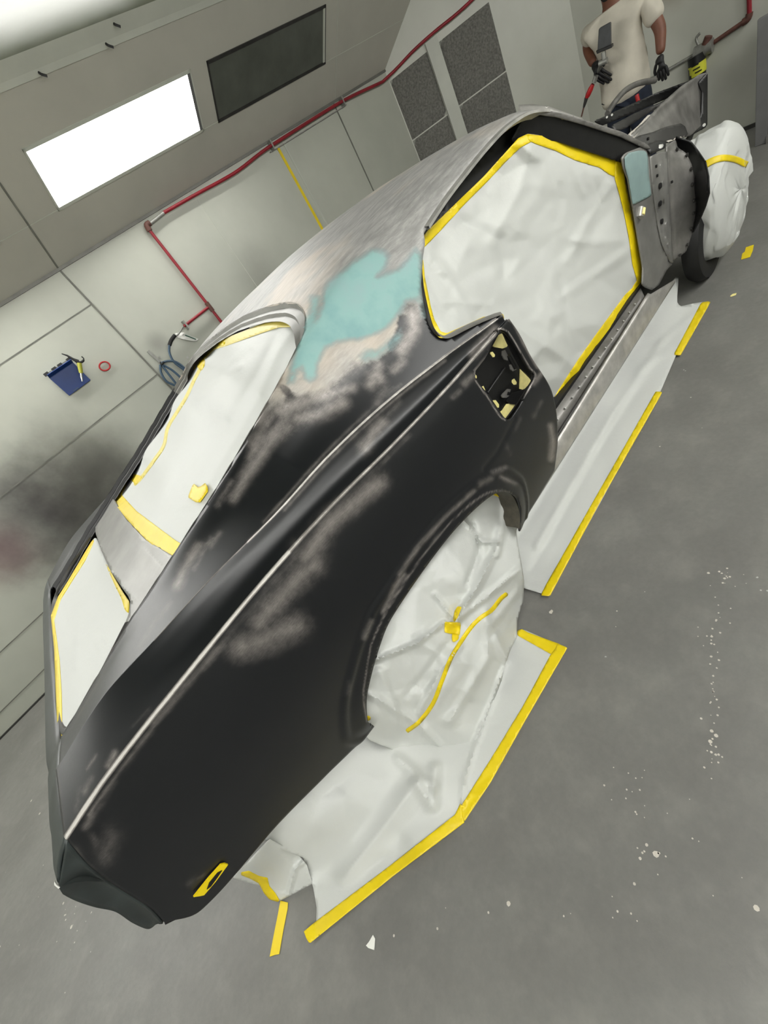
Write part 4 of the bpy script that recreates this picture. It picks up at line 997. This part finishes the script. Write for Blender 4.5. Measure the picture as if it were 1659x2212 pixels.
# back window
def gz(x, y): return ix(x, zB) - .040 + .050 * (1 - ((y - YC) / .6) ** 2)
gc = [(x, y, gz(x, y)) for x in (-.07, .15, .4, .62, .75) for y in (1.06, 1.4, 1.67, 1.94, 2.28)]
sg = Sheet(gc, crump=((80, .0045, 14), (34, .0018, 15)), dirv=(-.3, 0, .95), folds=[([(640, 700), (600, 760), (560, 850)], 18, .012), ([(600, 720), (560, 800), (500, 900)], 16, -.01), ([(440, 800), (480, 790)], 14, .01), ([(425, 850), (450, 830), (520, 790)], 10, .012), ([(420, 900), (350, 1060)], 22, .008), ([(560, 860), (440, 1060)], 22, .008), ([(540, 760), (500, 800), (430, 860)], 14, -.008)])
gout = [(246, 1075), (262, 1048), (278, 1019), (300, 980), (330, 925), (370, 862), (400, 815), (425, 783), (441, 767), (469, 743), (485, 731), (534, 712), (592, 689), (640, 677), (660, 677), (700, 700), (650, 800), (420, 1190), (372, 1215), (360, 1200), (316, 1166), (275, 1123), (254, 1096)]
tg = [([(245, 1076), (254, 1096), (275, 1123), (316, 1166), (360, 1202), (380, 1215), (400, 1180), (377, 1166), (336, 1135), (295, 1104), (264, 1070), (258, 1062)], 'tape'),
      ([(246, 1076), (278, 1019), (300, 980), (330, 925), (370, 862), (400, 815), (420, 788), (424, 791), (404, 820), (374, 868), (334, 931), (305, 985), (283, 1026), (262, 1070)], 'tape'),
      (band([(289, 1048), (302, 1036), (333, 994), (354, 962), (362, 925), (383, 889), (401, 860), (420, 820), (433, 795)], 3.5, n=40), 'tape_pale'),
      ([(276, 1017), (283, 1022), (309, 1029), (300, 1040), (294, 1048), (284, 1038), (270, 1034)], 'tape'),
      ([(438, 770), (463, 748), (485, 731), (534, 712), (592, 689), (640, 677), (640, 706), (602, 707), (563, 720), (527, 733), (486, 748), (463, 755), (441, 777)], 'tape_pale'),
      ([(626, 679), (640, 677), (660, 677), (655, 692), (642, 710), (634, 704), (625, 706)], 'tape'),
      ([(478 + 9 * math.cos(a), 739 + 9 * math.sin(a)) for a in np.linspace(0, 2 * PI, 13)[:-1]], 'tape'),
      ([(428, 782), (438, 770), (443, 780), (442, 790), (436, 800), (428, 796), (425, 790)], 'tape'),
      ([(418, 1044), (427, 1052), (433, 1051), (445, 1042), (450, 1060), (432, 1085), (423, 1085), (406, 1074), (412, 1058)], 'tape')]
paper_piece('back_window_paper', 'white masking paper over the sloping back window', sg, gout, (.35, 1.67, 1.1), tg, 5)
# trunk
def tz(x): return ix(x, [(-.56, .875), (-.51, .882), (-.40, .905), (-.24, .945)])
tc = [(x, y, tz(x) + .015 * (1 - ((y - YC) / .57) ** 2)) for x in (-.53, -.4, -.24) for y in (1.12, 1.4, 1.67, 1.94, 2.2)]
st = Sheet(tc, crump=((70, .003, 24), (30, .0012, 25)), dirv=(0, 0, 1), folds=[([(200, 1190), (170, 1330), (165, 1440)], 12, .005), ([(150, 1280), (190, 1260)], 10, .006)])
tout = [(206, 1160), (196, 1172), (150, 1250), (125, 1290), (110, 1330), (117, 1400), (122, 1500), (125, 1570), (114, 1645), (120, 1660), (150, 1640), (310, 1370), (282, 1325), (280, 1302), (268, 1285), (240, 1235), (222, 1195), (210, 1165)]
tt = [([(207, 1158), (196, 1172), (150, 1250), (125, 1290), (110, 1330), (117, 1400), (121, 1500), (124, 1570), (114, 1645), (120, 1655), (138, 1620), (134, 1560), (133, 1500), (129, 1430), (124, 1390), (117, 1340), (131, 1296), (156, 1256), (184, 1212), (200, 1178)], 'tape'),
      ([(219, 1196), (240, 1235), (268, 1283), (280, 1300), (278, 1326), (270, 1318), (262, 1292), (250, 1268), (232, 1228)], 'tape')]
paper_piece('trunk_paper', 'smooth white masking paper over the open trunk', st, tout, (-.38, 1.67, .88), tt, 5)
# rear wheel: draped cover, tyre behind
def tyre(x, y0, name, label, r=.33, w=.2):
    t = bpy.data.objects.new(name, None); COL.objects.link(t); t.parent = car; t.location = Vector((x, y0 + w / 2, 0)) - car.location; t['label'] = label
    prof = [(y0 + .02, r - .10), (y0, r - .06), (y0 + .01, r - .015), (y0 + .04, r), (y0 + w - .04, r), (y0 + w - .01, r - .015), (y0 + w, r - .06), (y0 + w - .02, r - .10)]
    V = []; n = 40; k = len(prof)
    for i in range(n):
        a = 2 * PI * i / n
        for (y, rr) in prof: V.append((x + rr * math.cos(a), y, r + rr * math.sin(a)))
    mesh('tyre', V, [(i * k + j, ((i + 1) % n) * k + j, ((i + 1) % n) * k + (j + 1) % k, i * k + (j + 1) % k) for i in range(n) for j in range(k)], 'rubber', t)
    B().tube([(x, y0 + .03, r), (x, y0 + w - .02, r)], r - .09, 28).build('rim', 'steel_dark', t)
    return t
tyre(.36, .93, 'wheel', 'rear wheel under the draped masking paper')
wc = [(788, 1545, 'y', .86), (783, 1490, 'y', .875), (800, 1390, 'y', .875), (850, 1290, 'y', .885), (950, 1150, 'y', .89), (1040, 1070, 'y', .90), (1090, 1062, 'y', .91), (1112, 1110, 'y', .92), (1112, 1150, 'y', .875),
      (980, 1350, 'y', .79), (1000, 1250, 'y', .80), (900, 1380, 'y', .81), (880, 1480, 'y', .82), (1060, 1200, 'y', .83), (1050, 1350, 'y', .745), (1000, 1450, 'y', .735),
      (1128, 1250, 'y', .76), (1132, 1285, 'z', .04), (1115, 1350, 'z', .02), (1095, 1430, 'z', .03), (1060, 1500, 'z', .02), (940, 1600, 'z', .05), (830, 1620, 'z', .12), (1020, 1600, 'z', .01)]
wf = [([(1080, 1140), (1070, 1190), (1030, 1270), (985, 1340)], 14, .04), ([(1090, 1070), (1088, 1140), (1075, 1200)], 10, .03), ([(1020, 1130), (1035, 1190), (1010, 1260)], 12, -.03), ([(960, 1345), (900, 1390), (812, 1425)], 10, .03), ([(940, 1285), (975, 1330)], 10, .02), ([(985, 1340), (1050, 1290), (1120, 1230)], 12, .025), ([(1000, 1120), (1040, 1170), (1078, 1172)], 8, .03),
      ([(1095, 1430), (1060, 1520), (1010, 1640), (1000, 1720)], 10, .025), ([(1050, 1320), (1055, 1420), (970, 1560)], 16, .02), ([(1115, 1280), (1060, 1350), (1090, 1420)], 14, .02), ([(905, 1540), (950, 1450), (990, 1400)], 12, .02), ([(820, 1450), (850, 1520), (860, 1560)], 14, .015), ([(985, 1365), (930, 1440), (880, 1500)], 14, -.015), ([(800, 1500), (900, 1560), (950, 1610)], 14, .02)]
sw = Sheet(wc, crump=((70, .016, 34), (34, .0065, 35), (16, .0015, 36)), dirv=(0, -1, .1), folds=wf)
wout = [(780, 1560), (770, 1500), (778, 1440), (790, 1380), (845, 1280), (895, 1205), (945, 1140), (995, 1090), (1040, 1060), (1080, 1050), (1100, 1062), (1112, 1090), (1114, 1140), (1118, 1170), (1126, 1215), (1132, 1255), (1130, 1300), (1118, 1340), (1117, 1375), (1104, 1400), (1092, 1432), (1083, 1470), (1066, 1515), (1045, 1570), (1015, 1640), (1003, 1690), (997, 1726), (975, 1700), (940, 1660), (900, 1640), (850, 1620), (800, 1600), (785, 1585)]
tw = [(band([(1096, 1282), (1083, 1292), (1062, 1318), (1040, 1333), (1020, 1352), (1000, 1380), (975, 1420), (955, 1470), (935, 1520), (905, 1560), (878, 1580)], 4.5, n=60), 'tape'),
      ([(961, 1343), (975, 1344), (996, 1345), (993, 1372), (978, 1370), (960, 1366)], 'tape'),
      ([(982, 1320), (988, 1310), (998, 1310), (990, 1330), (984, 1342), (977, 1344)], 'tape'),
      ([(977, 1368), (990, 1370), (992, 1380), (980, 1388), (976, 1385)], 'tape'),
      ([(1058, 1066), (1068, 1058), (1086, 1064), (1098, 1078), (1103, 1100), (1100, 1130), (1094, 1083), (1078, 1074)], 'tape'),
      ([(790, 1546), (800, 1547), (802, 1554), (794, 1557), (788, 1553)], 'tape')]
paper_piece('rear_wheel_cover', 'crumpled white paper draped over rear wheel with curved yellow tape', sw, wout, (.36, .82, 0), tw, 4)
# floor paper below the rear wheel
fc = [(1120, 1362, 'z', .006), (1225, 1395, 'z', .004), (1110, 1590, 'z', .004), (1000, 1775, 'z', .004), (850, 1900, 'z', .004), (670, 2050, 'z', .004), (1000, 1640, 'z', .012), (900, 1720, 'z', .05), (800, 1800, 'z', .03), (685, 1960, 'z', .006), (660, 1870, 'z', .05), (1050, 1450, 'z', .01),
      (800, 1600, 'y', .93), (700, 1700, 'y', .95), (600, 1800, 'y', .96), (780, 1650, 'z', .16), (680, 1780, 'z', .17), (940, 1560, 'z', .02), (590, 1820, 'y', .955)]
ff = [([(900, 1690), (850, 1760), (740, 1900)], 40, .03), ([(940, 1660), (935, 1740), (900, 1690)], 22, .03), ([(860, 1640), (935, 1700)], 20, .02), ([(1092, 1430), (1060, 1530), (1003, 1680), (998, 1740)], 8, .012)]
sf = Sheet(fc, crump=((85, .008, 44), (40, .003, 45)), dirv=(0, 0, 1), folds=ff)
fout = [(1118, 1365), (1132, 1360), (1207, 1393), (1212, 1402), (1100, 1590), (1000, 1745), (980, 1768), (840, 1885), (683, 2006), (684, 1960), (676, 1915), (664, 1880), (655, 1852), (625, 1842), (585, 1822), (560, 1810), (600, 1760), (700, 1650), (790, 1560), (900, 1500), (1060, 1400)]
tf_ = [([(1118, 1362), (1128, 1359), (1140, 1366), (1211, 1392), (1200, 1414), (1188, 1412), (1117, 1372)], 'tape'),
       ([(1204, 1390), (1226, 1399), (1211, 1425), (1130, 1565), (1060, 1690), (1003, 1775), (990, 1760), (1000, 1735), (1060, 1640), (1130, 1525), (1190, 1413), (1200, 1400)], 'tape'),
       ([(997, 1730), (1000, 1765), (1004, 1776), (995, 1783), (850, 1892), (669, 2038), (663, 2030), (656, 2012), (683, 1990), (840, 1872), (960, 1778), (983, 1760)], 'tape')]
paper_piece('floor_paper', 'white floor paper beneath rear wheel edged with long yellow tape', sf, fout, (.3, .75, 0), tf_, 6)
# small sheet at the rear end
c5 = lambda P: [(380 + x / 2.476, 1650 + y / 2.476) for x, y in P]
rc = [(520, 1885, 'z', .22), (600, 1945, 'z', .006), (680, 1905, 'z', .006), (640, 1850, 'z', .10), (585, 1820, 'y', .94), (540, 1865, 'y', .93), (560, 1900, 'z', .12), (610, 1880, 'z', .10)]
sr = Sheet(rc, crump=((40, .006, 54), (18, .002, 55)), dirv=(0, -.5, .8), folds=[(c5([(600, 700), (640, 560), (690, 520)]), 8, .02)])
paper_piece('floor_paper', 'small folded white paper sheet under the rear corner of car', sr, c5([(300, 610), (350, 560), (500, 400), (650, 480), (700, 540), (730, 640), (600, 710), (560, 730), (530, 735), (450, 650), (380, 635)]), (-.45, .85, 0),
            [(c5([(345, 580), (390, 572), (445, 600), (490, 610), (500, 655), (530, 690), (556, 735), (545, 738), (500, 725), (470, 690), (445, 640), (400, 615), (350, 595)]), 'tape')], 4)
sfl = Sheet([(500, 1900, 'z', .003), (700, 2100, 'z', .003), (600, 2100, 'z', .003), (1500, 800, 'z', .003)], dirv=(0, 0, 1))
def flat(name, P, mat, label, cat, group=None, off=.0015, cell=4):
    P_ = [on(u, v, z=.0012) for u, v in P]
    o = B().prism(P_, (0, 0, off)).build(name, mat, smooth=False); return tag(o, label, cat, group)
flat('tape_strip', c5([(560, 732), (600, 742), (598, 775), (575, 890), (553, 1018), (530, 1022), (503, 1032), (520, 940), (548, 800)]), 'tape', 'short strip of yellow tape on floor behind the car', 'tape')
flat('paper_scrap', c5([(1055, 915), (1066, 935), (1062, 996), (1030, 985), (1018, 972), (1035, 950)]), 'white', 'small torn triangle of white paper on the floor', 'scrap')
flat('tape_scrap', [(1283, 0 + 0)] and z2([(1450, 1290), (1525, 1265), (1515, 1320), (1490, 1380), (1405, 1405), (1415, 1350), (1440, 1330)]), 'tape', 'torn square of yellow tape on floor beside front wheel', 'tape')
flat('tape_scrap', z2([(1300, 1750), (1325, 1730), (1362, 1722), (1355, 1740), (1310, 1756)]), 'tape_cream', 'tiny pale tape scrap on floor beyond the sill paper', 'tape')
flat('paper_scrap', [(1186, 1322), (1192, 1317), (1195, 1320), (1192, 1326), (1187, 1325)], 'sealer', 'tiny pink-grey paper scrap on floor right of rear wheel', 'scrap')
# paper skirt under the rocker
kc = [(1177, 1055, 'y', .95), (1454, 616, 'y', .95), (1300, 860, 'y', .95), (1120, 1160, 'y', .93), (1250, 1173, 'z', .004), (1306, 1072, 'z', .004), (1365, 960, 'z', .004), (1480, 740, 'z', .004), (1220, 1220, 'z', .004), (1230, 1010, 'z', .05), (1400, 750, 'z', .04), (1160, 1120, 'z', .05), (1330, 870, 'z', .04), (1440, 690, 'z', .05), (1187, 1286, 'z', .004), (1425, 848, 'z', .004), (1530, 655, 'z', .004), (1150, 1230, 'z', .012), (1300, 1000, 'z', .008), (1480, 660, 'z', .03), (1120, 1260, 'z', .02)]
kf = [([(1120, 1160), (1300, 860), (1440, 640)], 26, -.02), ([(1160, 1180), (1320, 900), (1430, 740)], 16, .016), ([(1150, 1230), (1250, 1040), (1370, 850)], 18, -.008), ([(1380, 800), (1440, 760)], 14, .012), ([(1420, 745), (1500, 680)], 10, .01)]
sk = Sheet(kc, crump=((90, .006, 64), (40, .002, 65)), dirv=(0, -.5, .8), folds=kf)
kout = [(1168, 1055), (1300, 850), (1458, 600), (1466, 596), (1463, 640), (1463, 655), (1470, 662), (1500, 655), (1535, 650), (1520, 668), (1460, 768), (1425, 850), (1300, 1080), (1187, 1286), (1170, 1282), (1130, 1270), (1120, 1240), (1105, 1160), (1112, 1140)]
tk = [([(1515, 653), (1536, 650), (1528, 665), (1470, 768), (1455, 766), (1490, 700)], 'tape'), ([(1416, 846), (1431, 846), (1425, 858), (1300, 1078), (1192, 1280), (1188, 1288), (1168, 1286), (1180, 1262), (1290, 1068), (1360, 945)], 'tape')]
paper_piece('sill_paper', 'white paper skirt hanging from the rocker panel to floor', sk, kout, (1.6, .85, 0), tk, 6)
# front wheel in its bag
FWX, FWY = 3.20, .845
t = thing('front_wheel_cover', (FWX, FWY, 0), 'front wheel wrapped in crumpled white paper with yellow tape', 'masking paper')
def bag(th, a, r=.305, w=.115):
    """superellipse of revolution about the axle; a in [-pi/2, pi/2] across the tread"""
    ca, sa = math.cos(a), math.sin(a)
    rr = r * (abs(ca) ** .45); yy = w * math.copysign(abs(sa) ** .55, sa)
    return rr, yy
nT, nA = 120, 60
PT = []; V = []
for i in range(nT):
    th = 2 * PI * i / nT
    for j in range(nA):
        a = -PI / 2 + PI * j / (nA - 1); rr, yy = bag(th, a); PT.append((i * 9, j * 9)); V.append((th, rr, yy))
cr = facet_field(np.array(PT, float), 75, .014, 71, (0, 0, 1080, 540)) + facet_field(np.array(PT, float), 34, .006, 72, (0, 0, 1080, 540))
blend = np.array([min(1, i / 8, (nT - i) / 8) for i in range(nT) for j in range(nA)])
VV = []
for (th, rr, yy), c, b_ in zip(V, cr, blend):
    r2 = rr + c * b_ * min(1, rr / .1); top = max(0, math.sin(th)); r2 *= 1 + .06 * top
    z = .375 + r2 * math.sin(th)
    VV.append((FWX + r2 * math.cos(th), FWY + yy + c * .6, z))
bag_o = mesh('paper_bag', VV, [(i * nA + j, ((i + 1) % nT) * nA + j, ((i + 1) % nT) * nA + j + 1, i * nA + j + 1) for i in range(nT) for j in range(nA - 1)], 'paper', t, True, 50)

from mathutils.bvhtree import BVHTree
bvh = BVHTree.FromPolygons([Vector(v) for v in VV], [(i * nA + j, ((i + 1) % nT) * nA + j, ((i + 1) % nT) * nA + j + 1, i * nA + j + 1) for i in range(nT) for j in range(nA - 1)])
def drape(name, line, wd, mat, parent, off=.004, n=30, m=4):
    L_ = np.array(smoothline(line, n)); d = np.gradient(L_, axis=0); d /= np.linalg.norm(d, axis=1)[:, None]; nn = np.c_[-d[:, 1], d[:, 0]]
    V, Fs, idx = [], [], {}
    for i in range(n):
        for j in range(m + 1):
            p = L_[i] + nn[i] * wd * (2 * j / m - 1); r = Vector(ray(*p)).normalized()
            h = bvh.ray_cast(Vector(EYE), r)
            if h[0] is not None: idx[(i, j)] = len(V); V.append(h[0] - r * off)
    for i in range(n - 1):
        for j in range(m):
            k = [(i, j), (i + 1, j), (i + 1, j + 1), (i, j + 1)]
            if all(q_ in idx for q_ in k): Fs.append(tuple(idx[q_] for q_ in k))
    if Fs: mesh(name, V, Fs, mat, parent, True, 40, thick=.001)
drape('tape', [(1518, 362), (1530, 352), (1548, 344), (1566, 341), (1590, 345), (1614, 356)], 7, 'tape', t)
drape('tape', [(1468, 562), (1476, 556), (1481, 552)], 3, 'tape', t)
tyre(FWX - .13, FWY - .03, 'wheel', 'front wheel inside the paper bag', .25, .10)

# ------------------------------------------------------------------ the person by the end wall
PX = 4.88
per = thing('person', (PX, 1.83, 0), 'person in white T-shirt, jeans and black gloves standing by end wall', 'person')
def skin(name, nodes, edges, mat, parent, sub=2, root=0):
    """nodes: (x, y, z, rx[, ry]); one continuous skinned surface, baked to a mesh"""
    me = bpy.data.meshes.new(name); me.from_pydata([n[:3] for n in nodes], edges, [])
    o = bpy.data.objects.new(name, me); COL.objects.link(o)
    m = o.modifiers.new('s', 'SKIN'); m.use_smooth_shade = True; m.branch_smoothing = .6
    for i, v in enumerate(me.skin_vertices[0].data):
        n = nodes[i]; v.radius = (n[3], n[4] if len(n) > 4 else n[3]); v.use_root = (i == root)
    s2 = o.modifiers.new('d', 'SUBSURF'); s2.levels = sub; s2.render_levels = sub
    dg = bpy.context.evaluated_depsgraph_get(); dg.update()
    nm = bpy.data.meshes.new_from_object(o.evaluated_get(dg)); bpy.data.objects.remove(o)
    nm.materials.clear(); ob = link(name, nm, mat, parent, True); fix(ob); return ob
pt = lambda u, v, x=PX: tuple(on(u, v, x=x))
hl, hr = (1.93, .84), (1.74, .84)
eR = pt(1427, 62, PX - .02); wR = pt(1427, 118, PX - .08); gR = pt(1430, 150, PX - .10)
eL = pt(1268, 104, PX + .02); wL = pt(1282, 140, PX - .12); gL = pt(1291, 158, PX - .18)
shR = (PX, 1.655, 1.285); shL = (PX, 2.055, 1.315)
N_ = [(PX, 1.84, .90, .07, .08), (PX, 1.84, 1.02, .11, .13), (PX, 1.85, 1.18, .12, .155), (PX, 1.855, 1.29, .07, .10), (PX - .01, 1.86, 1.39, .052), (PX - .02, 1.86, 1.45, .075, .07), (PX - .02, 1.86, 1.55, .09, .082), (PX - .01, 1.86, 1.60, .06),
      (*shR, .05), (*eR, .042), (*wR, .03), (*shL, .05), (*eL, .042), (*wL, .03),
      (PX, 1.76, .80, .05), (PX - .02, 1.745, .45, .062), (PX, 1.74, .10, .042), (PX - .10, 1.735, .045, .035),
      (PX, 1.92, .80, .05), (PX - .02, 1.94, .45, .062), (PX, 1.95, .10, .042), (PX - .10, 1.955, .045, .035)]
E_ = [(0, 1), (1, 2), (2, 3), (3, 4), (4, 5), (5, 6), (6, 7), (3, 8), (8, 9), (9, 10), (3, 11), (11, 12), (12, 13), (0, 14), (14, 15), (15, 16), (16, 17), (0, 18), (18, 19), (19, 20), (20, 21)]
skin('body', N_, E_, 'skin', per)
sR = tuple(np.array(shR) + (np.array(eR) - shR) * .80); sL = tuple(np.array(shL) + (np.array(eL) - shL) * .92)
T_ = [(PX, 1.85, .76, .145, .195), (PX, 1.85, .88, .15, .195), (PX, 1.85, 1.02, .145, .19), (PX - .01, 1.855, 1.17, .155, .20), (PX - .01, 1.857, 1.30, .135, .185), (PX - .01, 1.86, 1.37, .10, .11),
      (*shR, .085), (*sR, .066), (*shL, .085), (*sL, .064)]
sh_ = skin('t_shirt', T_, [(0, 1), (1, 2), (2, 3), (3, 4), (4, 5), (4, 6), (6, 7), (4, 8), (8, 9)], 'shirt', per, 3)
rs_ = np.random.RandomState(8)
co = np.array([v.co[:] for v in sh_.data.vertices]); cr_ = facet_field(co[:, [1, 2]] * 100, 9, .008, 91, (-60, 50, 60, 180)) + facet_field(co[:, [1, 2]] * 100, 4, .003, 92, (-60, 50, 60, 180))
for v, c_ in zip(sh_.data.vertices, cr_): v.co.x -= c_ * (1 if v.co.x < PX - per.location.x else -1)
J_ = [(PX, 1.84, .90, .115, .115), (PX, 1.76, .76, .105), (PX - .02, 1.745, .45, .078), (PX, 1.74, .09, .062), (PX, 1.92, .76, .105), (PX - .02, 1.94, .45, .078), (PX, 1.95, .09, .062)]
skin('jeans', J_, [(0, 1), (1, 2), (2, 3), (0, 4), (4, 5), (5, 6)], 'jeans', per)
for y in (1.74, 1.95):
    skin('shoe', [(PX + .04, y, .05, .04), (PX - .05, y, .045, .042), (PX - .17, y, .035, .034)], [(0, 1), (1, 2)], 'black', per)
def glove(w, g, name, spread, curl, thumb):
    w, g = np.array(w), np.array(g); d = (g - w) / np.linalg.norm(g - w); s_ = np.array(spread, float); s_ -= d * (s_ @ d); s_ /= np.linalg.norm(s_); n = np.cross(d, s_)
    k = w + d * .085
    nodes = [(*(w - d * .01), .032), (*(w + d * .03), .028, .038), (*k, .020, .040)]; ed = [(0, 1), (1, 2)]
    for i, (o_, ln) in enumerate(((-.030, .062), (-.010, .074), (.010, .070), (.030, .055))):
        a = k + s_ * o_; b = a + d * ln * .5 + n * curl * .3 * ln; c = b + d * ln * .5 + n * curl * ln
        n0 = len(nodes); nodes += [(*(k + s_ * o_ * .95), .012), (*b, .0105), (*c, .009)]; ed += [(2, n0), (n0, n0 + 1), (n0 + 1, n0 + 2)]
    n0 = len(nodes); a = w + d * .04 + s_ * thumb * .036; nodes += [(*a, .014), (*(a + d * .035 + s_ * thumb * .016 + n * .01), .011), (*(a + d * .06 + s_ * thumb * .012 + n * .02), .009)]; ed += [(1, n0), (n0, n0 + 1), (n0 + 1, n0 + 2)]
    ob = skin(name, nodes, ed, 'glove', per, 2); return ob
glove(wR, gR, 'glove', (0, 1, 0), .35, 1)
glove(wL, gL, 'glove', (.4, 1, 0), 1.2, -1)
# beard, hair, face
skin('beard', [(PX - .075, 1.86, 1.435, .035, .05), (PX - .06, 1.86, 1.405, .03, .035), (PX - .05, 1.80, 1.47, .022), (PX - .05, 1.92, 1.47, .022)], [(0, 1), (0, 2), (0, 3)], 'beard', per)
skin('hair', [(PX, 1.86, 1.585, .10, .09), (PX + .03, 1.86, 1.62, .07), (PX + .05, 1.86, 1.53, .07)], [(0, 1), (0, 2)], 'beard', per)
for y in (1.83, 1.89): B().tube([(PX - .10, y, 1.535), (PX - .108, y, 1.535)], .012, 10).build('eye', 'black', per)
skin('nose', [(PX - .10, 1.86, 1.53, .012), (PX - .122, 1.86, 1.50, .015)], [(0, 1)], 'skin', per)
# handheld tool
t = thing('die_grinder', pt(1276, 178, PX - .2), 'red handled tool held in the gloved hand pointing down', 'tool')
B().tube([pt(1288, 163, PX - .2), pt(1283, 178, PX - .2)], .018).build('chuck', 'galv', t)
B().tube([pt(1281, 182, PX - .2), pt(1276, 192, PX - .2), pt(1270, 205, PX - .2), pt(1267, 211, PX - .2)], [.014, .020, .020, .014]).build('handle', 'red', t)
B().tube([pt(1267, 211, PX - .2), pt(1263, 225, PX - .2), pt(1261, 232, PX - .2)], [.016, .012, .008]).build('collar', 'dark_grey', t)
B().tube([pt(1261, 232, PX - .2), pt(1256, 252, PX - .2)], .006).build('bit', 'brown_pipe', t)
# dark case held at the chest with its fittings
t = thing('spray_cup', pt(1305, 90, PX - .3), 'dark grey cup of a spray gun held in front of the T-shirt', 'tool')
xc = PX - .28
Q = [pt(1293, 62, xc), pt(1318, 48, xc), pt(1319, 98, xc), pt(1290, 113, xc)]
B().prism(Q, (.05, .01, 0)).build('cup', 'phone', t, smooth=False, bevel=.008)
Q = [pt(1287, 110, xc - .005), pt(1321, 96, xc - .005), pt(1322, 103, xc - .005), pt(1289, 117, xc - .005)]
B().prism(Q, (.06, .01, 0)).build('lid', 'black', t, smooth=False, bevel=.004)
B().tube([pt(1303, 112, xc), pt(1305, 128, xc)], .016).build('neck', 'galv', t)
B().tube([pt(1294, 138, xc), pt(1312, 130, xc)], .018).build('gun_body', 'galv', t)
B().tube([pt(1300, 134, xc), pt(1292, 156, PX - .16)], .013).build('gun_handle', 'galv', t)
t = None
B().tube([(PX - .15, 1.72, .80), (PX - .16, 1.71, .74), (PX - .15, 1.70, .70)], .014).build('belt_clip', 'red', per)

# ------------------------------------------------------------------ paint drips and scuffs on the floor
rs = np.random.RandomState(11)
drip = B()
spots = []
for (u, v, su, sv, n) in ((1575, 1245, 18, 14, 16), (1550, 1330, 25, 30, 6), (1530, 1400, 12, 40, 10), (1535, 1500, 10, 60, 12), (1540, 1620, 12, 40, 8), (1340, 1700, 50, 30, 10), (1400, 1760, 60, 30, 8), (1400, 1850, 25, 14, 10), (1350, 1960, 20, 25, 5), (1000, 1960, 200, 30, 8), (160, 1980, 20, 30, 12), (60, 1850, 60, 120, 14), (170, 2040, 20, 50, 10), (1310, 1310, 60, 60, 3), (1560, 1900, 60, 60, 4), (1450, 940, 60, 40, 4)):
    for _ in range(n): spots.append((u + rs.randn() * su, v + rs.randn() * sv, 1 + rs.rand() ** 4 * 2.5))
for k in range(22): spots.append((1545 + 8 * math.sin(k), 1290 + k * 17, 1.3 + rs.rand() * .8))
for u, v, r in spots:
    c = on(u, v, z=.0008); rr = r * .0009 * (1 + rs.rand())
    m = 7; base = len(drip.V)
    drip.add([(c[0] + rr * math.cos(2 * PI * i / m) * (1 + .3 * rs.rand()), c[1] + rr * math.sin(2 * PI * i / m) * (1 + .3 * rs.rand()), .0009) for i in range(m)], [tuple(range(m))])
o = drip.build('paint_spatter', 'sealer', smooth=False); o['kind'] = 'stuff'; tag(o, 'white paint drips spattered over the grey floor', 'paint')
